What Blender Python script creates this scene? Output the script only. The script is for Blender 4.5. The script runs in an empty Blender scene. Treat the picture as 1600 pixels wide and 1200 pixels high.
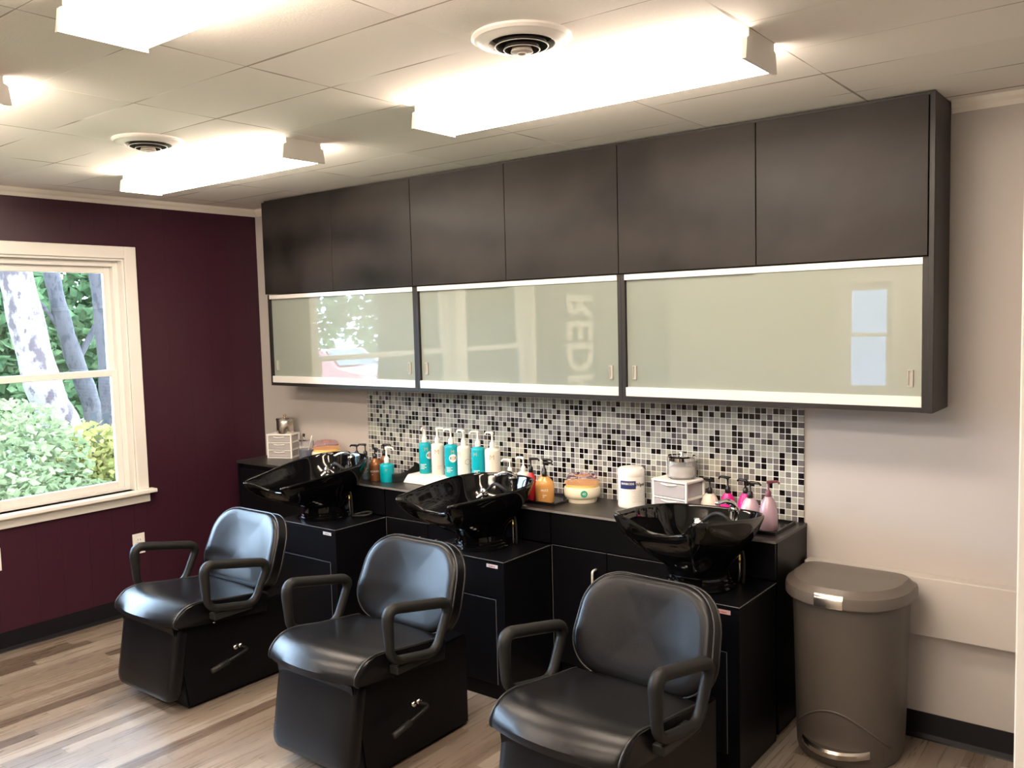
import bpy, bmesh, math, random
from mathutils import Vector, Matrix
random.seed(7)
S = bpy.context.scene
COL = S.collection
PI = math.pi
D2R = PI / 180

# ------------------------------------------------------------------ materials
def mat(name, color, rough=.5, metal=0., spec=.5, coat=0., trans=0., ior=1.45, emit=None, estr=0., bump=0., bscale=200., sheen=0.):
    m = bpy.data.materials.new(name); m.use_nodes = True
    n = m.node_tree.nodes; b = n['Principled BSDF']
    b.inputs['Base Color'].default_value = (*color, 1)
    b.inputs['Roughness'].default_value = rough
    b.inputs['Metallic'].default_value = metal
    b.inputs['Specular IOR Level'].default_value = spec
    b.inputs['Coat Weight'].default_value = coat
    b.inputs['Coat Roughness'].default_value = .05
    b.inputs['Transmission Weight'].default_value = trans
    b.inputs['IOR'].default_value = ior
    b.inputs['Sheen Weight'].default_value = sheen
    if emit:
        b.inputs['Emission Color'].default_value = (*emit, 1); b.inputs['Emission Strength'].default_value = estr
    if bump:
        tc = n.new('ShaderNodeTexCoord'); no = n.new('ShaderNodeTexNoise'); bp = n.new('ShaderNodeBump')
        no.inputs['Scale'].default_value = bscale; no.inputs['Detail'].default_value = 3
        bp.inputs['Strength'].default_value = bump; bp.inputs['Distance'].default_value = .002
        l = m.node_tree.links
        l.new(tc.outputs['Object'], no.inputs['Vector']); l.new(no.outputs['Fac'], bp.inputs['Height']); l.new(bp.outputs['Normal'], b.inputs['Normal'])
    return m

class NT:
    """small helper for node graphs"""
    def __init__(s, m): s.m = m; s.t = m.node_tree; s.b = s.t.nodes['Principled BSDF']
    def n(s, kind, **kw):
        x = s.t.nodes.new('ShaderNode' + kind)
        for k, v in kw.items(): setattr(x, k, v)
        return x
    def l(s, a, b): s.t.links.new(a, b)
    def math(s, op, a, b=None, c=None):
        x = s.n('Math', operation=op)
        for i, v in enumerate((a, b, c)):
            if v is None: continue
            if isinstance(v, (int, float)): x.inputs[i].default_value = v
            else: s.l(v, x.inputs[i])
        return x.outputs[0]
    def xyz(s, coord='Object'):
        tc = s.n('TexCoord'); sp = s.n('SeparateXYZ'); s.l(tc.outputs[coord], sp.inputs[0]); return sp.outputs, tc.outputs[coord]
    def comb(s, *v):
        c = s.n('CombineXYZ')
        for i, a in enumerate(v):
            if isinstance(a, (int, float)): c.inputs[i].default_value = a
            else: s.l(a, c.inputs[i])
        return c.outputs[0]
    def ramp(s, fac, stops, const=False):
        r = s.n('ValToRGB'); e = r.color_ramp
        if const: e.interpolation = 'CONSTANT'
        while len(e.elements) < len(stops): e.elements.new(.5)
        for el, (p, c) in zip(e.elements, stops): el.position = p; el.color = (*c, 1)
        s.l(fac, r.inputs[0]); return r.outputs[0]
    def noise(s, vec, scale, detail=3, rough=.5):
        x = s.n('TexNoise'); x.inputs['Scale'].default_value = scale; x.inputs['Detail'].default_value = detail; x.inputs['Roughness'].default_value = rough
        s.l(vec, x.inputs['Vector']); return x.outputs['Fac']
    def mix(s, fac, a, b, mode='MIX'):
        x = s.n('MixRGB', blend_type=mode)
        for i, v in enumerate((fac, a, b)):
            if isinstance(v, (int, float)): x.inputs[i].default_value = v
            elif isinstance(v, tuple): x.inputs[i].default_value = (*v, 1)
            else: s.l(v, x.inputs[i])
        return x.outputs[0]
    def bump(s, h, strength, dist=.002):
        x = s.n('Bump'); x.inputs['Strength'].default_value = strength; x.inputs['Distance'].default_value = dist
        s.l(h, x.inputs['Height']); s.l(x.outputs['Normal'], s.b.inputs['Normal'])

def wall_mat(name, c):
    m = mat(name, c, .62, spec=.3); g = NT(m); _, v = g.xyz()
    g.bump(g.noise(v, 260, 4), .12, .001); return m
M_WALL = wall_mat('grey_wall_paint', (.455, .425, .40))
M_REAR = wall_mat('rear_wall_paint', (.62, .58, .50))
M_TRIM = mat('white_trim_paint', (.78, .76, .71), .35)
M_CROWN = mat('crown_paint', (.66, .62, .56), .45)
def purple():
    m = mat('purple_panel_paint', (.038, .0098, .0195), .42, spec=.35); g = NT(m); o, v = g.xyz()
    y = o[1]; mask = None
    for off, per in ((.10, .405), (.23, .405), (.36, .81), (.02, .81)):
        f = g.math('PINGPONG', g.math('ADD', y, off), per / 2)
        ln = g.math('LESS_THAN', f, .0022)
        mask = ln if mask is None else g.math('MAXIMUM', mask, ln)
    no = g.noise(v, 180, 4)
    h = g.math('SUBTRACT', g.math('MULTIPLY', no, .15), mask); g.bump(h, .35, .002)
    c = g.mix(mask, (.038, .0098, .0195), (.026, .008, .013)); g.l(c, g.b.inputs['Base Color']); return m
M_PURPLE = purple()
def ceiling_m():
    m = mat('ceiling_tile', (.78, .75, .70), .85, spec=.15); g = NT(m); o, v = g.xyz()
    fx = g.math('PINGPONG', g.math('ADD', o[0], -2.59 + 6.0), .3)
    fy = g.math('PINGPONG', g.math('ADD', o[1], 1.905 + 6.1), .1525)
    wob = g.noise(v, 3.1, 2)
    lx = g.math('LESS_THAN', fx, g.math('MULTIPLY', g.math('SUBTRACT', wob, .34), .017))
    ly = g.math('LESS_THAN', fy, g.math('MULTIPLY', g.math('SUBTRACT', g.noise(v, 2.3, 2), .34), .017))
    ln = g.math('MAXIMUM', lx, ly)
    ix = g.math('FLOOR', g.math('DIVIDE', g.math('ADD', o[0], 3.41), .6)); iy = g.math('FLOOR', g.math('DIVIDE', g.math('ADD', o[1], 8.005), .305))
    wn = g.n('TexWhiteNoise'); g.l(g.comb(ix, iy, 0.), wn.inputs['Vector'])
    base = g.mix(wn.outputs['Value'], (.745, .705, .665), (.82, .78, .74))
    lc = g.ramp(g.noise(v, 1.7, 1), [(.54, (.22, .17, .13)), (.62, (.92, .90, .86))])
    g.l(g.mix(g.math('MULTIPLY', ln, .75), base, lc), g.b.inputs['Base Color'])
    h = g.math('ADD', g.math('MULTIPLY', g.noise(v, 150, 5, .7), .6), g.math('ADD', g.math('MULTIPLY', wn.outputs['Value'], .8), g.math('MULTIPLY', ln, -1.)))
    g.bump(h, .5, .003); return m
M_CEIL = ceiling_m()
def floor_m():
    m = mat('vinyl_plank', (.3, .25, .2), .33, spec=.5); g = NT(m); o, v = g.xyz()
    w, L = .064, .92
    i = g.math('FLOOR', g.math('DIVIDE', o[0], w))
    wn = g.n('TexWhiteNoise'); g.l(g.comb(i, 3.7, 0.), wn.inputs['Vector'])
    yy = g.math('ADD', g.math('DIVIDE', o[1], L), g.math('MULTIPLY', wn.outputs['Value'], 5.))
    j = g.math('FLOOR', yy)
    w2 = g.n('TexWhiteNoise'); g.l(g.comb(i, j, 1.), w2.inputs['Vector'])
    c = g.ramp(w2.outputs['Value'], [(0, (.085, .062, .048)), (.22, (.150, .114, .088)), (.45, (.240, .196, .156)), (.62, (.165, .134, .110)), (.8, (.320, .275, .230)), (1, (.225, .186, .152))])
    mp = g.n('Mapping'); mp.inputs['Scale'].default_value = (38, 2.2, 1); g.l(v, mp.inputs['Vector'])
    addv = g.n('VectorMath', operation='ADD'); g.l(mp.outputs[0], addv.inputs[0]); g.l(w2.outputs['Color'], addv.inputs[1])
    st = g.noise(addv.outputs[0], 1.6, 4, .55)
    c2 = g.mix(.5, c, g.ramp(st, [(.25, (.62, .60, .58)), (.5, (.98, .97, .95)), (.75, (1.32, 1.31, 1.3))]), 'MULTIPLY')
    fx = g.math('PINGPONG', o[0], w / 2); fy = g.math('PINGPONG', yy, .5)
    ln = g.math('MAXIMUM', g.math('LESS_THAN', fx, .0008), g.math('LESS_THAN', fy, .0012))
    g.l(g.mix(g.math('MULTIPLY', ln, .6), c2, (.05, .04, .03)), g.b.inputs['Base Color'])
    g.l(g.math('ADD', g.math('MULTIPLY', st, .18), .20), g.b.inputs['Roughness'])
    g.bump(g.math('SUBTRACT', g.math('MULTIPLY', st, .12), ln), .12, .0015); return m
M_FLOOR = floor_m()
def mosaic():
    m = mat('glass_mosaic', (.4, .4, .4), .12, spec=.5); g = NT(m); o, v = g.xyz()
    p = .0255
    u = g.math('DIVIDE', o[0], p); w = g.math('DIVIDE', o[2], p)
    wn = g.n('TexWhiteNoise'); g.l(g.comb(g.math('FLOOR', u), g.math('FLOOR', w), 4.), wn.inputs['Vector'])
    c = g.ramp(wn.outputs['Value'], [(0, (.006, .005, .006)), (.27, (.075, .070, .075)), (.37, (.14, .135, .135)), (.52, (.27, .27, .245)), (.76, (.345, .355, .305))], True)
    e = g.math('MINIMUM', g.math('PINGPONG', u, .5), g.math('PINGPONG', w, .5))
    gr = g.math('LESS_THAN', e, .055)
    g.l(g.mix(gr, c, (.70, .70, .67)), g.b.inputs['Base Color'])
    g.l(g.math('ADD', g.math('MULTIPLY', gr, .6), .14), g.b.inputs['Roughness'])
    g.bump(g.math('MULTIPLY', gr, -1.), .4, .002); return m
M_MOSAIC = mosaic()
def door_m():
    m = mat('black_brown_foil', (.034, .030, .028), .5, spec=.24); g = NT(m); v = g.n('NewGeometry').outputs['Position']
    n1 = g.noise(v, 2.2, 3); wv = g.n('TexWave', wave_type='RINGS'); wv.inputs['Scale'].default_value = .9; wv.inputs['Distortion'].default_value = 6; wv.inputs['Detail'].default_value = 2
    g.l(v, wv.inputs['Vector'])
    f = g.math('ADD', g.math('MULTIPLY', n1, .30), g.math('MULTIPLY', wv.outputs['Fac'], .07))
    g.l(g.math('ADD', f, .26), g.b.inputs['Roughness'])
    # a film of dried wipe marks on the door fronts
    s = g.n('MapRange'); s.inputs[1].default_value = .33; s.inputs[2].default_value = .58; g.l(g.math('ADD', g.math('MULTIPLY', n1, .8), g.math('MULTIPLY', wv.outputs['Fac'], .16)), s.inputs[0])
    g.l(g.mix(s.outputs[0], (.0065, .0058, .0056), (.026, .0215, .0195)), g.b.inputs['Base Color']); return m
M_DOOR = door_m()
M_CASE = mat('dark_carcass', (.011, .009, .0085), .45)
M_BLACK = mat('black_laminate', (.0034, .0034, .0046), .34, spec=.18)
M_EDGE = mat('grey_edge_band', (.20, .195, .20), .4)
M_TOP = mat('black_worktop', (.028, .026, .025), .30, bump=.1, bscale=500)
M_GLASSDOOR = mat('back_painted_glass', (.245, .280, .245), .28, spec=.4, coat=1.0)
M_GLASSDOOR.node_tree.nodes['Principled BSDF'].inputs['Coat Roughness'].default_value = .012
M_GLASSDOOR.node_tree.nodes['Principled BSDF'].inputs['Coat IOR'].default_value = 2.3
M_ALU = mat('brushed_aluminium', (.83, .81, .77), .32, metal=.35)
M_STEEL = mat('brushed_steel', (.62, .58, .52), .25, metal=1.)
M_PULL = mat('satin_pull', (.40, .38, .34), .5, metal=.3)
M_CHROME = mat('chrome', (.85, .85, .85), .07, metal=1.)
M_PORC = mat('black_porcelain', (.0025, .0025, .003), .05, spec=.5)
M_LEATHER = mat('black_vinyl', (.0045, .0045, .0055), .28, spec=.34, bump=.2, bscale=420)
M_PIPING = mat('vinyl_piping', (.02, .02, .021), .28)
M_ARM = mat('grey_black_urethane', (.012, .0118, .0115), .45, spec=.25, bump=.2, bscale=600)
M_RUBBER = mat('black_rubber', (.012, .012, .012), .6)
M_BASEB = mat('black_vinyl_cove', (.007, .007, .009), .4, spec=.3)
M_CAN = mat('taupe_bin_plastic', (.086, .073, .061), .42, bump=.12, bscale=900)
M_CANLID = mat('taupe_lid_plastic', (.115, .097, .081), .40, bump=.1, bscale=900)
M_WHITE = mat('white_plastic', (.80, .78, .74), .35)
M_FIX = mat('white_enamel', (.75, .72, .68), .45)
M_LENS = mat('lit_lens', (.9, .88, .85), .3, emit=(1., .835, .68), estr=36.)
M_VENT = mat('vent_enamel', (.72, .69, .65), .4)
M_DARK = mat('dark_duct_and_shade', (.012, .008, .008), .8)
M_TEAL = mat('teal_plastic', (.0, .36, .44), .30, spec=.5)
M_CREAMB = mat('cream_white_plastic', (.80, .76, .66), .32)
M_BLKP = mat('black_pump_plastic', (.010, .009, .009), .25)
M_AMBER = mat('amber_shampoo', (.62, .31, .09), .22, spec=.5, coat=.3)
M_AMBERD = mat('amber_shampoo_deep', (.50, .23, .06), .22, spec=.5, coat=.3)
M_BROWN = mat('copper_brown_plastic', (.25, .10, .04), .28, metal=.35)
M_BROWN2 = mat('red_brown_plastic', (.22, .055, .02), .28)
M_BLUEG = mat('blue_grey_plastic', (.16, .25, .30), .28)
M_RED = mat('red_plastic', (.50, .022, .03), .25)
M_MAG = mat('magenta_plastic', (.62, .02, .24), .25)
M_PINK = mat('pearl_pink_plastic', (.56, .40, .46), .28, metal=.15)
M_LILAC = mat('lilac_pearl_plastic', (.42, .29, .34), .30, metal=.2)
M_MAUVE = mat('mauve_pump_plastic', (.16, .05, .075), .3)
M_YEL = mat('yellow_balm', (.85, .62, .20), .4)
M_YELP = mat('pale_yellow_tub', (.82, .76, .58), .3)
M_PINKLID = mat('pink_clear_lid', (.95, .66, .74), .04, trans=.97, ior=1.15)
M_CLEAR = mat('clear_plastic', (.93, .93, .94), .12, trans=.9, ior=1.15)
M_FROST = mat('frosted_drawer', (.72, .68, .68), .25, trans=.45, ior=1.2)
M_BLUEQ = mat('blue_liquid', (.0, .035, .15), .08, spec=.5)
M_COTTON = mat('cotton', (.85, .82, .78), .9)
M_NAVY = mat('navy_print', (.02, .03, .12), .4)
M_PRINTD = mat('dark_print', (.06, .05, .05), .5)
M_PRINTW = mat('white_print', (.85, .85, .82), .5)
M_GOLD = mat('gold_print', (.55, .40, .25), .35)
M_SALMON = mat('salmon_print', (.80, .50, .40), .4)
M_GREENP = mat('green_print', (.02, .32, .20), .4)
M_STICK = mat('sticker_paper', (.60, .58, .60), .5)
M_STICKR = mat('sticker_red_paper', (.62, .38, .34), .5)
M_BRASS = mat('brass_fitting', (.70, .52, .25), .25, metal=1.)
M_BANNER = mat('dark_banner', (.022, .024, .022), .6)
def glass_m():
    m = bpy.data.materials.new('window_glass'); m.use_nodes = True; t = m.node_tree; t.nodes.clear()
    o = t.nodes.new('ShaderNodeOutputMaterial'); mx = t.nodes.new('ShaderNodeMixShader'); a = t.nodes.new('ShaderNodeBsdfTransparent'); b = t.nodes.new('ShaderNodeBsdfGlossy'); f = t.nodes.new('ShaderNodeFresnel')
    b.inputs['Roughness'].default_value = .0; f.inputs[0].default_value = 1.45; a.inputs[0].default_value = (.97, .98, .98, 1)
    t.links.new(f.outputs[0], mx.inputs[0]); t.links.new(a.outputs[0], mx.inputs[1]); t.links.new(b.outputs[0], mx.inputs[2]); t.links.new(mx.outputs[0], o.inputs[0]); return m
M_PANE = glass_m()

# ------------------------------------------------------------------ mesh helpers
def bm(): return bmesh.new()
def obj(name, b, m, parent=None, smooth=False, auto=None, loc=None, mods=()):
    me = bpy.data.meshes.new(name)
    bmesh.ops.recalc_face_normals(b, faces=b.faces)
    b.to_mesh(me); b.free()
    if not isinstance(m, (list, tuple)): m = [m]
    for q in m: me.materials.append(q)
    if smooth: me.polygons.foreach_set('use_smooth', [True] * len(me.polygons))
    o = bpy.data.objects.new(name, me); COL.objects.link(o)
    if parent is not None: o.parent = parent
    if loc: o.location = loc
    if smooth and auto:
        me.set_sharp_from_angle(angle=auto * D2R)
    return o
def tag(o, label=None, cat=None, group=None, kind=None):
    if label: o['label'] = label
    if cat: o['category'] = cat
    if group: o['group'] = group
    if kind: o['kind'] = kind
    return o
def thing(name, label, cat, loc=(0, 0, 0), rz=0, group=None, kind=None):
    o = bpy.data.objects.new(name, None); COL.objects.link(o); o.location = loc; o.rotation_euler = (0, 0, rz)
    o.empty_display_size = .05
    return tag(o, label, cat, group, kind)
def copy_tree(o, parent=None):
    c = o.copy(); COL.objects.link(c)
    if parent is not None: c.parent = parent
    for ch in list(o.children): copy_tree(ch, c)
    return c
def box(b, x0, x1, y0, y1, z0, z1, bev=0, seg=2, mi=0):
    v = [b.verts.new(p) for p in ((x0, y0, z0), (x1, y0, z0), (x1, y1, z0), (x0, y1, z0), (x0, y0, z1), (x1, y0, z1), (x1, y1, z1), (x0, y1, z1))]
    fs = [b.faces.new([v[i] for i in q]) for q in ((3, 2, 1, 0), (4, 5, 6, 7), (0, 1, 5, 4), (1, 2, 6, 5), (2, 3, 7, 6), (3, 0, 4, 7))]
    for f in fs: f.material_index = mi
    if bev:
        es = list({e for f in fs for e in f.edges})
        bmesh.ops.bevel(b, geom=es, offset=bev, segments=seg, profile=.5, affect='EDGES')
    return b
def bx(*a, **k): return box(bm(), *a, **k)
def lathe(b, prof, seg=32, c=(0, 0, 0), sx=1., sy=1.):
    rings = []
    for r, z in prof:
        if r < 1e-6: rings.append([b.verts.new((c[0], c[1], c[2] + z))])
        else: rings.append([b.verts.new((c[0] + sx * r * math.cos(2 * PI * i / seg), c[1] + sy * r * math.sin(2 * PI * i / seg), c[2] + z)) for i in range(seg)])
    for A, B in zip(rings, rings[1:]):
        for i in range(seg):
            j = (i + 1) % seg
            if len(A) == 1 and len(B) == 1: continue
            if len(A) == 1: b.faces.new((A[0], B[i], B[j]))
            elif len(B) == 1: b.faces.new((A[i], A[j], B[0]))
            else: b.faces.new((A[i], A[j], B[j], B[i]))
    return b
def smooth_path(pts, n=6, closed=False):
    P = [Vector(p) for p in pts]; out = []
    N = len(P); rng = range(N) if closed else range(N - 1)
    for i in rng:
        p0 = P[(i - 1) % N] if closed or i > 0 else P[i]; p1 = P[i]; p2 = P[(i + 1) % N]; p3 = P[(i + 2) % N] if closed or i + 2 < N else p2
        for k in range(n):
            t = k / n
            out.append(.5 * ((2 * p1) + (p2 - p0) * t + (2 * p0 - 5 * p1 + 4 * p2 - p3) * t * t + (3 * p1 - p0 - 3 * p2 + p3) * t ** 3))
    if not closed: out.append(P[-1])
    return out
def fillet(pts, r, n=6, closed=True):
    P = [Vector(p) for p in pts]; out = []; N = len(P)
    for i in range(N):
        if not closed and i in (0, N - 1): out.append(P[i]); continue
        a, p, c = P[i - 1], P[i], P[(i + 1) % N]
        u = (a - p); w = (c - p); d = min(r, u.length * .45, w.length * .45)
        s = p + u.normalized() * d; e = p + w.normalized() * d
        for k in range(n + 1):
            t = k / n; out.append((1 - t) ** 2 * s + 2 * t * (1 - t) * p + t * t * e)
    return out
def tube(b, P, r, seg=10, closed=False, cap=True, flat=1.):
    P = [Vector(p) for p in P]; N = len(P); rings = []
    R = r if isinstance(r, (list, tuple)) else [r] * N
    up = None
    for i in range(N):
        if closed: t = P[(i + 1) % N] - P[i - 1]
        else: t = P[min(i + 1, N - 1)] - P[max(i - 1, 0)]
        t.normalize()
        if up is None:
            up = Vector((0, 0, 1)) if abs(t.z) < .9 else Vector((1, 0, 0))
        up = (up - t * up.dot(t)).normalized(); s = t.cross(up)
        rings.append([b.verts.new(P[i] + R[i] * (math.cos(2 * PI * k / seg) * up + flat * math.sin(2 * PI * k / seg) * s)) for k in range(seg)])
    rng = range(N) if closed else range(N - 1)
    for i in rng:
        A, B = rings[i], rings[(i + 1) % N]
        off = 0
        if closed and i == N - 1:
            off = min(range(seg), key=lambda k: (A[0].co - B[k].co).length)
        for k in range(seg):
            b.faces.new((A[k], A[(k + 1) % seg], B[(k + 1 + off) % seg], B[(k + off) % seg]))
    if cap and not closed:
        b.faces.new(rings[0][::-1]); b.faces.new(rings[-1])
    return b
def loft(b, outline, profile, M=None, capb=True, capt=True, center=(0, 0), shear=None):
    """outline: list of 2D points; profile: list of (scale, z). rings scaled about center."""
    rings = []
    for s, z in profile:
        row = []
        for x, y in outline:
            p = Vector((center[0] + (x - center[0]) * s, center[1] + (y - center[1]) * s, z))
            if shear: p = Vector(shear(p))
            row.append(b.verts.new(M @ p if M else p))
        rings.append(row)
    n = len(outline)
    for A, B in zip(rings, rings[1:]):
        for i in range(n): b.faces.new((A[i], A[(i + 1) % n], B[(i + 1) % n], B[i]))
    if capb: b.faces.new(rings[0][::-1])
    if capt: b.faces.new(rings[-1])
    return b
def rrect(w, d, r, n=6, cx=0, cy=0):
    out = []
    for sx, sy, a in ((1, 1, 0), (-1, 1, 90), (-1, -1, 180), (1, -1, 270)):
        for k in range(n + 1):
            t = (a + 90 * k / n) * D2R
            out.append((cx + sx * (w / 2 - r) + r * math.cos(t), cy + sy * (d / 2 - r) + r * math.sin(t)))
    return out
FONT_CACHE = {}
def text_bm(s, size, ext=.0004, bold=0.):
    cu = bpy.data.curves.new('txt', 'FONT'); cu.body = s; cu.size = size; cu.align_x = 'CENTER'; cu.align_y = 'CENTER'; cu.extrude = ext; cu.resolution_u = 3; cu.offset = bold
    o = bpy.data.objects.new('txt', cu); COL.objects.link(o)
    dg = bpy.context.evaluated_depsgraph_get(); dg.update()
    me = bpy.data.meshes.new_from_object(o.evaluated_get(dg)); b = bm(); b.from_mesh(me)
    bpy.data.objects.remove(o); bpy.data.curves.remove(cu); bpy.data.meshes.remove(me)
    return b
def wrap(b, r, ang, z):
    """lay a flat XY drawing on a vertical cylinder of radius r, facing ang (0 = -y, + towards +x)"""
    for v in b.verts:
        a = ang + v.co.x / r; R = r + v.co.z + .0006
        v.co = Vector((R * math.sin(a), -R * math.cos(a), z + v.co.y))
    return b
def patch_bm(w, h, n=10):
    b = bm(); rows = []
    for i in range(n + 1): rows.append([b.verts.new((-w / 2 + w * i / n, y, 0)) for y in (-h / 2, h / 2)])
    for A, B in zip(rows, rows[1:]): b.faces.new((A[0], B[0], B[1], A[1]))
    return b
def disc_bm(r, r0=0, n=28):
    b = bm(); o = [b.verts.new((r * math.cos(2 * PI * i / n), r * math.sin(2 * PI * i / n), 0)) for i in range(n)]
    if r0:
        q = [b.verts.new((r0 * math.cos(2 * PI * i / n), r0 * math.sin(2 * PI * i / n), 0)) for i in range(n)]
        for i in range(n): b.faces.new((o[i], o[(i + 1) % n], q[(i + 1) % n], q[i]))
    else:
        c = b.verts.new((0, 0, 0))
        for i in range(n): b.faces.new((o[i], o[(i + 1) % n], c))
    return b

# ------------------------------------------------------------------ the room
CZ = 2.337; RX = 6.6; RY = -6.0
def struct(name, b, m, label, cat, **k): return tag(obj(name, b, m, **k), label, cat, kind='structure')
struct('floor', bx(-.14, RX + .12, RY - .12, .12, -.08, 0), M_FLOOR, 'grey-brown wood-look vinyl plank floor', 'floor')
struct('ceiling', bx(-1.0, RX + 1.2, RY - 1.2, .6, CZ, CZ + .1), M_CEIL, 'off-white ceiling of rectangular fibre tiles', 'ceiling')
struct('wall_back', bx(0, RX, 0, .12, 0, CZ), M_WALL, 'warm grey painted wall behind the wash basins', 'wall')
struct('wall_right', bx(4.475, 4.60, -1.5, 0, 0, CZ), M_WALL, 'short grey wall ending at the right edge of view', 'wall')
struct('wall_far_right', bx(RX, RX + .12, RY, 0, 0, CZ), M_REAR, 'cream wall on the far right of the room', 'wall')
W1 = (-2.30, -.885); W2 = (-3.34, -2.43); WZ = (.70, 2.00)
W3 = (1.93, 2.42); W3Z = (.80, 1.88)
b = bm()
ys = sorted({RY, W2[0], W2[1], W1[0], W1[1], 0.})
box(b, -.12, 0, RY, 0, 0, WZ[0]); box(b, -.12, 0, RY, 0, WZ[1], CZ)
for a, c in ((RY, W2[0]), (W2[1], W1[0]), (W1[1], 0.)): box(b, -.12, 0, a, c, WZ[0], WZ[1])
struct('wall_left', b, M_PURPLE, 'dark plum painted wall of grooved panelling', 'wall')
b = bm(); box(b, 0, RX, RY - .12, RY, 0, W3Z[0]); box(b, 0, RX, RY - .12, RY, W3Z[1], CZ)
box(b, 0, W3[0], RY - .12, RY, W3Z[0], W3Z[1]); box(b, W3[1], RX, RY - .12, RY, W3Z[0], W3Z[1])
struct('wall_front', b, M_REAR, 'cream wall behind the viewer', 'wall')
# crown, baseboards, casing
def crown(L, h=.043, d=.022):
    return [(0, 0), (-d, 0), (-d * .8, -h * .35), (-d * .45, -h * .6), (-d * .3, -h), (0, -h)]
def extr(prof, p0, p1, nrm, up=(0, 0, 1)):
    b = bm(); rows = []
    for p in (p0, p1): rows.append([b.verts.new(Vector(p) - Vector(nrm) * a + Vector(up) * c) for a, c in prof])
    n = len(prof)
    for i in range(n): b.faces.new((rows[0][i], rows[0][(i + 1) % n], rows[1][(i + 1) % n], rows[1][i]))
    b.faces.new(rows[0]); b.faces.new(rows[1][::-1]); return b
struct('trim_1', extr(crown(1), (.0, RY, CZ), (.0, 0, CZ), (1, 0, 0)), M_CROWN, 'cream crown strip above the plum wall', 'moulding')
struct('trim_2', extr(crown(1), (.022, 0, CZ), (.385, 0, CZ), (0, -1, 0)), M_CROWN, 'short cream crown strip left of the upper cupboards', 'moulding')
struct('trim_3', extr(crown(1), (4.016, 0, CZ), (4.475, 0, CZ), (0, -1, 0)), M_CROWN, 'cream crown strip right of the upper cupboards', 'moulding')
bbp = [(0, .1), (-.004, .1), (-.006, .02), (-.012, .004), (-.016, 0), (0, 0)]
struct('baseboard_left', extr(bbp, (0, RY, 0), (0, -.05, 0), (1, 0, 0)), M_BASEB, 'black vinyl baseboard under the plum wall', 'baseboard')
struct('baseboard_back', extr(bbp, (3.53, 0, 0), (4.475, 0, 0), (0, -1, 0)), M_BASEB, 'black vinyl baseboard behind the pedal bin', 'baseboard')
struct('trim_4', bx(3.512, 4.475, -.06, 0, .413, .632, bev=.004), wall_mat('box_paint', (.475, .445, .415)), 'low painted boxed-in ledge along the wall behind the bin', 'ledge')
struct('trim_5', bx(4.44, 4.635, -1.52, -1.49, 0, CZ, bev=.003), M_TRIM, 'white casing strip on the wall end at the right edge', 'casing')
# windows -----------------------------------------------------------
def window(name, axis, a0, a1, z0, z1, rail, label, depth=.10):
    """local x runs along the wall, local -y points into the room, 0 = wall face; built then rotated"""
    w = a1 - a0
    t = thing(name, label, 'window', kind='structure')
    if axis == 'x': t.location = (0, a0, 0); t.rotation_euler = (0, 0, PI / 2)   # left wall: local x -> +y, local -y -> +x
    else: t.location = (a1, RY, 0); t.rotation_euler = (0, 0, PI)
    c = .066; b = bm()
    for x0, x1, q0, q1 in ((-c, 0, z0, z1 + c), (w, w + c, z0, z1 + c), (0, w, z1, z1 + c)): box(b, x0, x1, -.016, 0, q0, q1, bev=.003)
    obj('casing', b, M_TRIM, t)
    b = bm(); j = .012
    box(b, 0, j, 0, depth, z0, z1); box(b, w - j, w, 0, depth, z0, z1); box(b, j, w - j, 0, depth, z1 - j, z1)
    obj('jamb', b, M_TRIM, t)
    obj('sill', bx(-c - .03, w + c + .03, -.055, depth, z0 - .022, z0, bev=.005), M_TRIM, t)
    obj('apron', bx(-c - .005, w + c + .005, -.016, 0, z0 - .075, z0 - .022, bev=.004), M_TRIM, t)
    b = bm(); v = .03; y0, y1 = .045, .11
    box(b, j, j + v, y0, y1, z0, z1 - j, bev=.003); box(b, w - j - v, w - j, y0, y1, z0, z1 - j, bev=.003); box(b, j + v, w - j - v, y0, y1, z1 - j - v, z1 - j, bev=.003); box(b, j + v, w - j - v, y0, y1, z0, z0 + .02, bev=.003)
    obj('vinyl_frame', b, M_WHITE, t)
    x0, x1 = j + v, w - j - v
    for nm, q0, q1, yy in (('lower_sash', z0 + .02, rail + .018, .052), ('upper_sash', rail - .018, z1 - j - v, .080)):
        b = bm(); s = .036
        box(b, x0, x0 + s, yy, yy + .026, q0, q1, bev=.003); box(b, x1 - s, x1, yy, yy + .026, q0, q1, bev=.003)
        box(b, x0 + s, x1 - s, yy, yy + .026, q0, q0 + s, bev=.003); box(b, x0 + s, x1 - s, yy, yy + .026, q1 - s, q1, bev=.003)
        so = obj(nm, b, M_WHITE, t)
        obj('pane', bx(x0 + s, x1 - s, yy + .011, yy + .015, q0 + s, q1 - s), M_PANE, so)
    return t
window('window_1', 'x', W1[0], W1[1], *WZ, 1.368, 'white double-hung window in the plum wall, green trees outside')
window('window_2', 'x', W2[0], W2[1], *WZ, 1.368, 'white double-hung window further along the plum wall, out of frame')
window('window_3', 'y', W3[0], W3[1], *W3Z, 1.36, 'narrow white window in the wall behind the viewer, seen reflected')
# lettered banner on the plum wall (seen mirrored in the cupboard glass)
t = thing('wall_banner', 'tall dark banner with vertical lettering, seen mirrored in the middle glass cupboard', 'banner', (0.004, -4.17, 1.40))
obj('panel', bx(0, .008, -.36, .34, -1.27, .62), M_BANNER, t)
b = text_bm('REDKEN', .40, .001, .010); 
for v in b.verts: x, y, z = v.co; v.co = Vector((.0095 + z, y * 1.6, -x * 1.05))
obj('lettering', b, M_PRINTW, t, loc=(0, 0, -.35))

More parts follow.
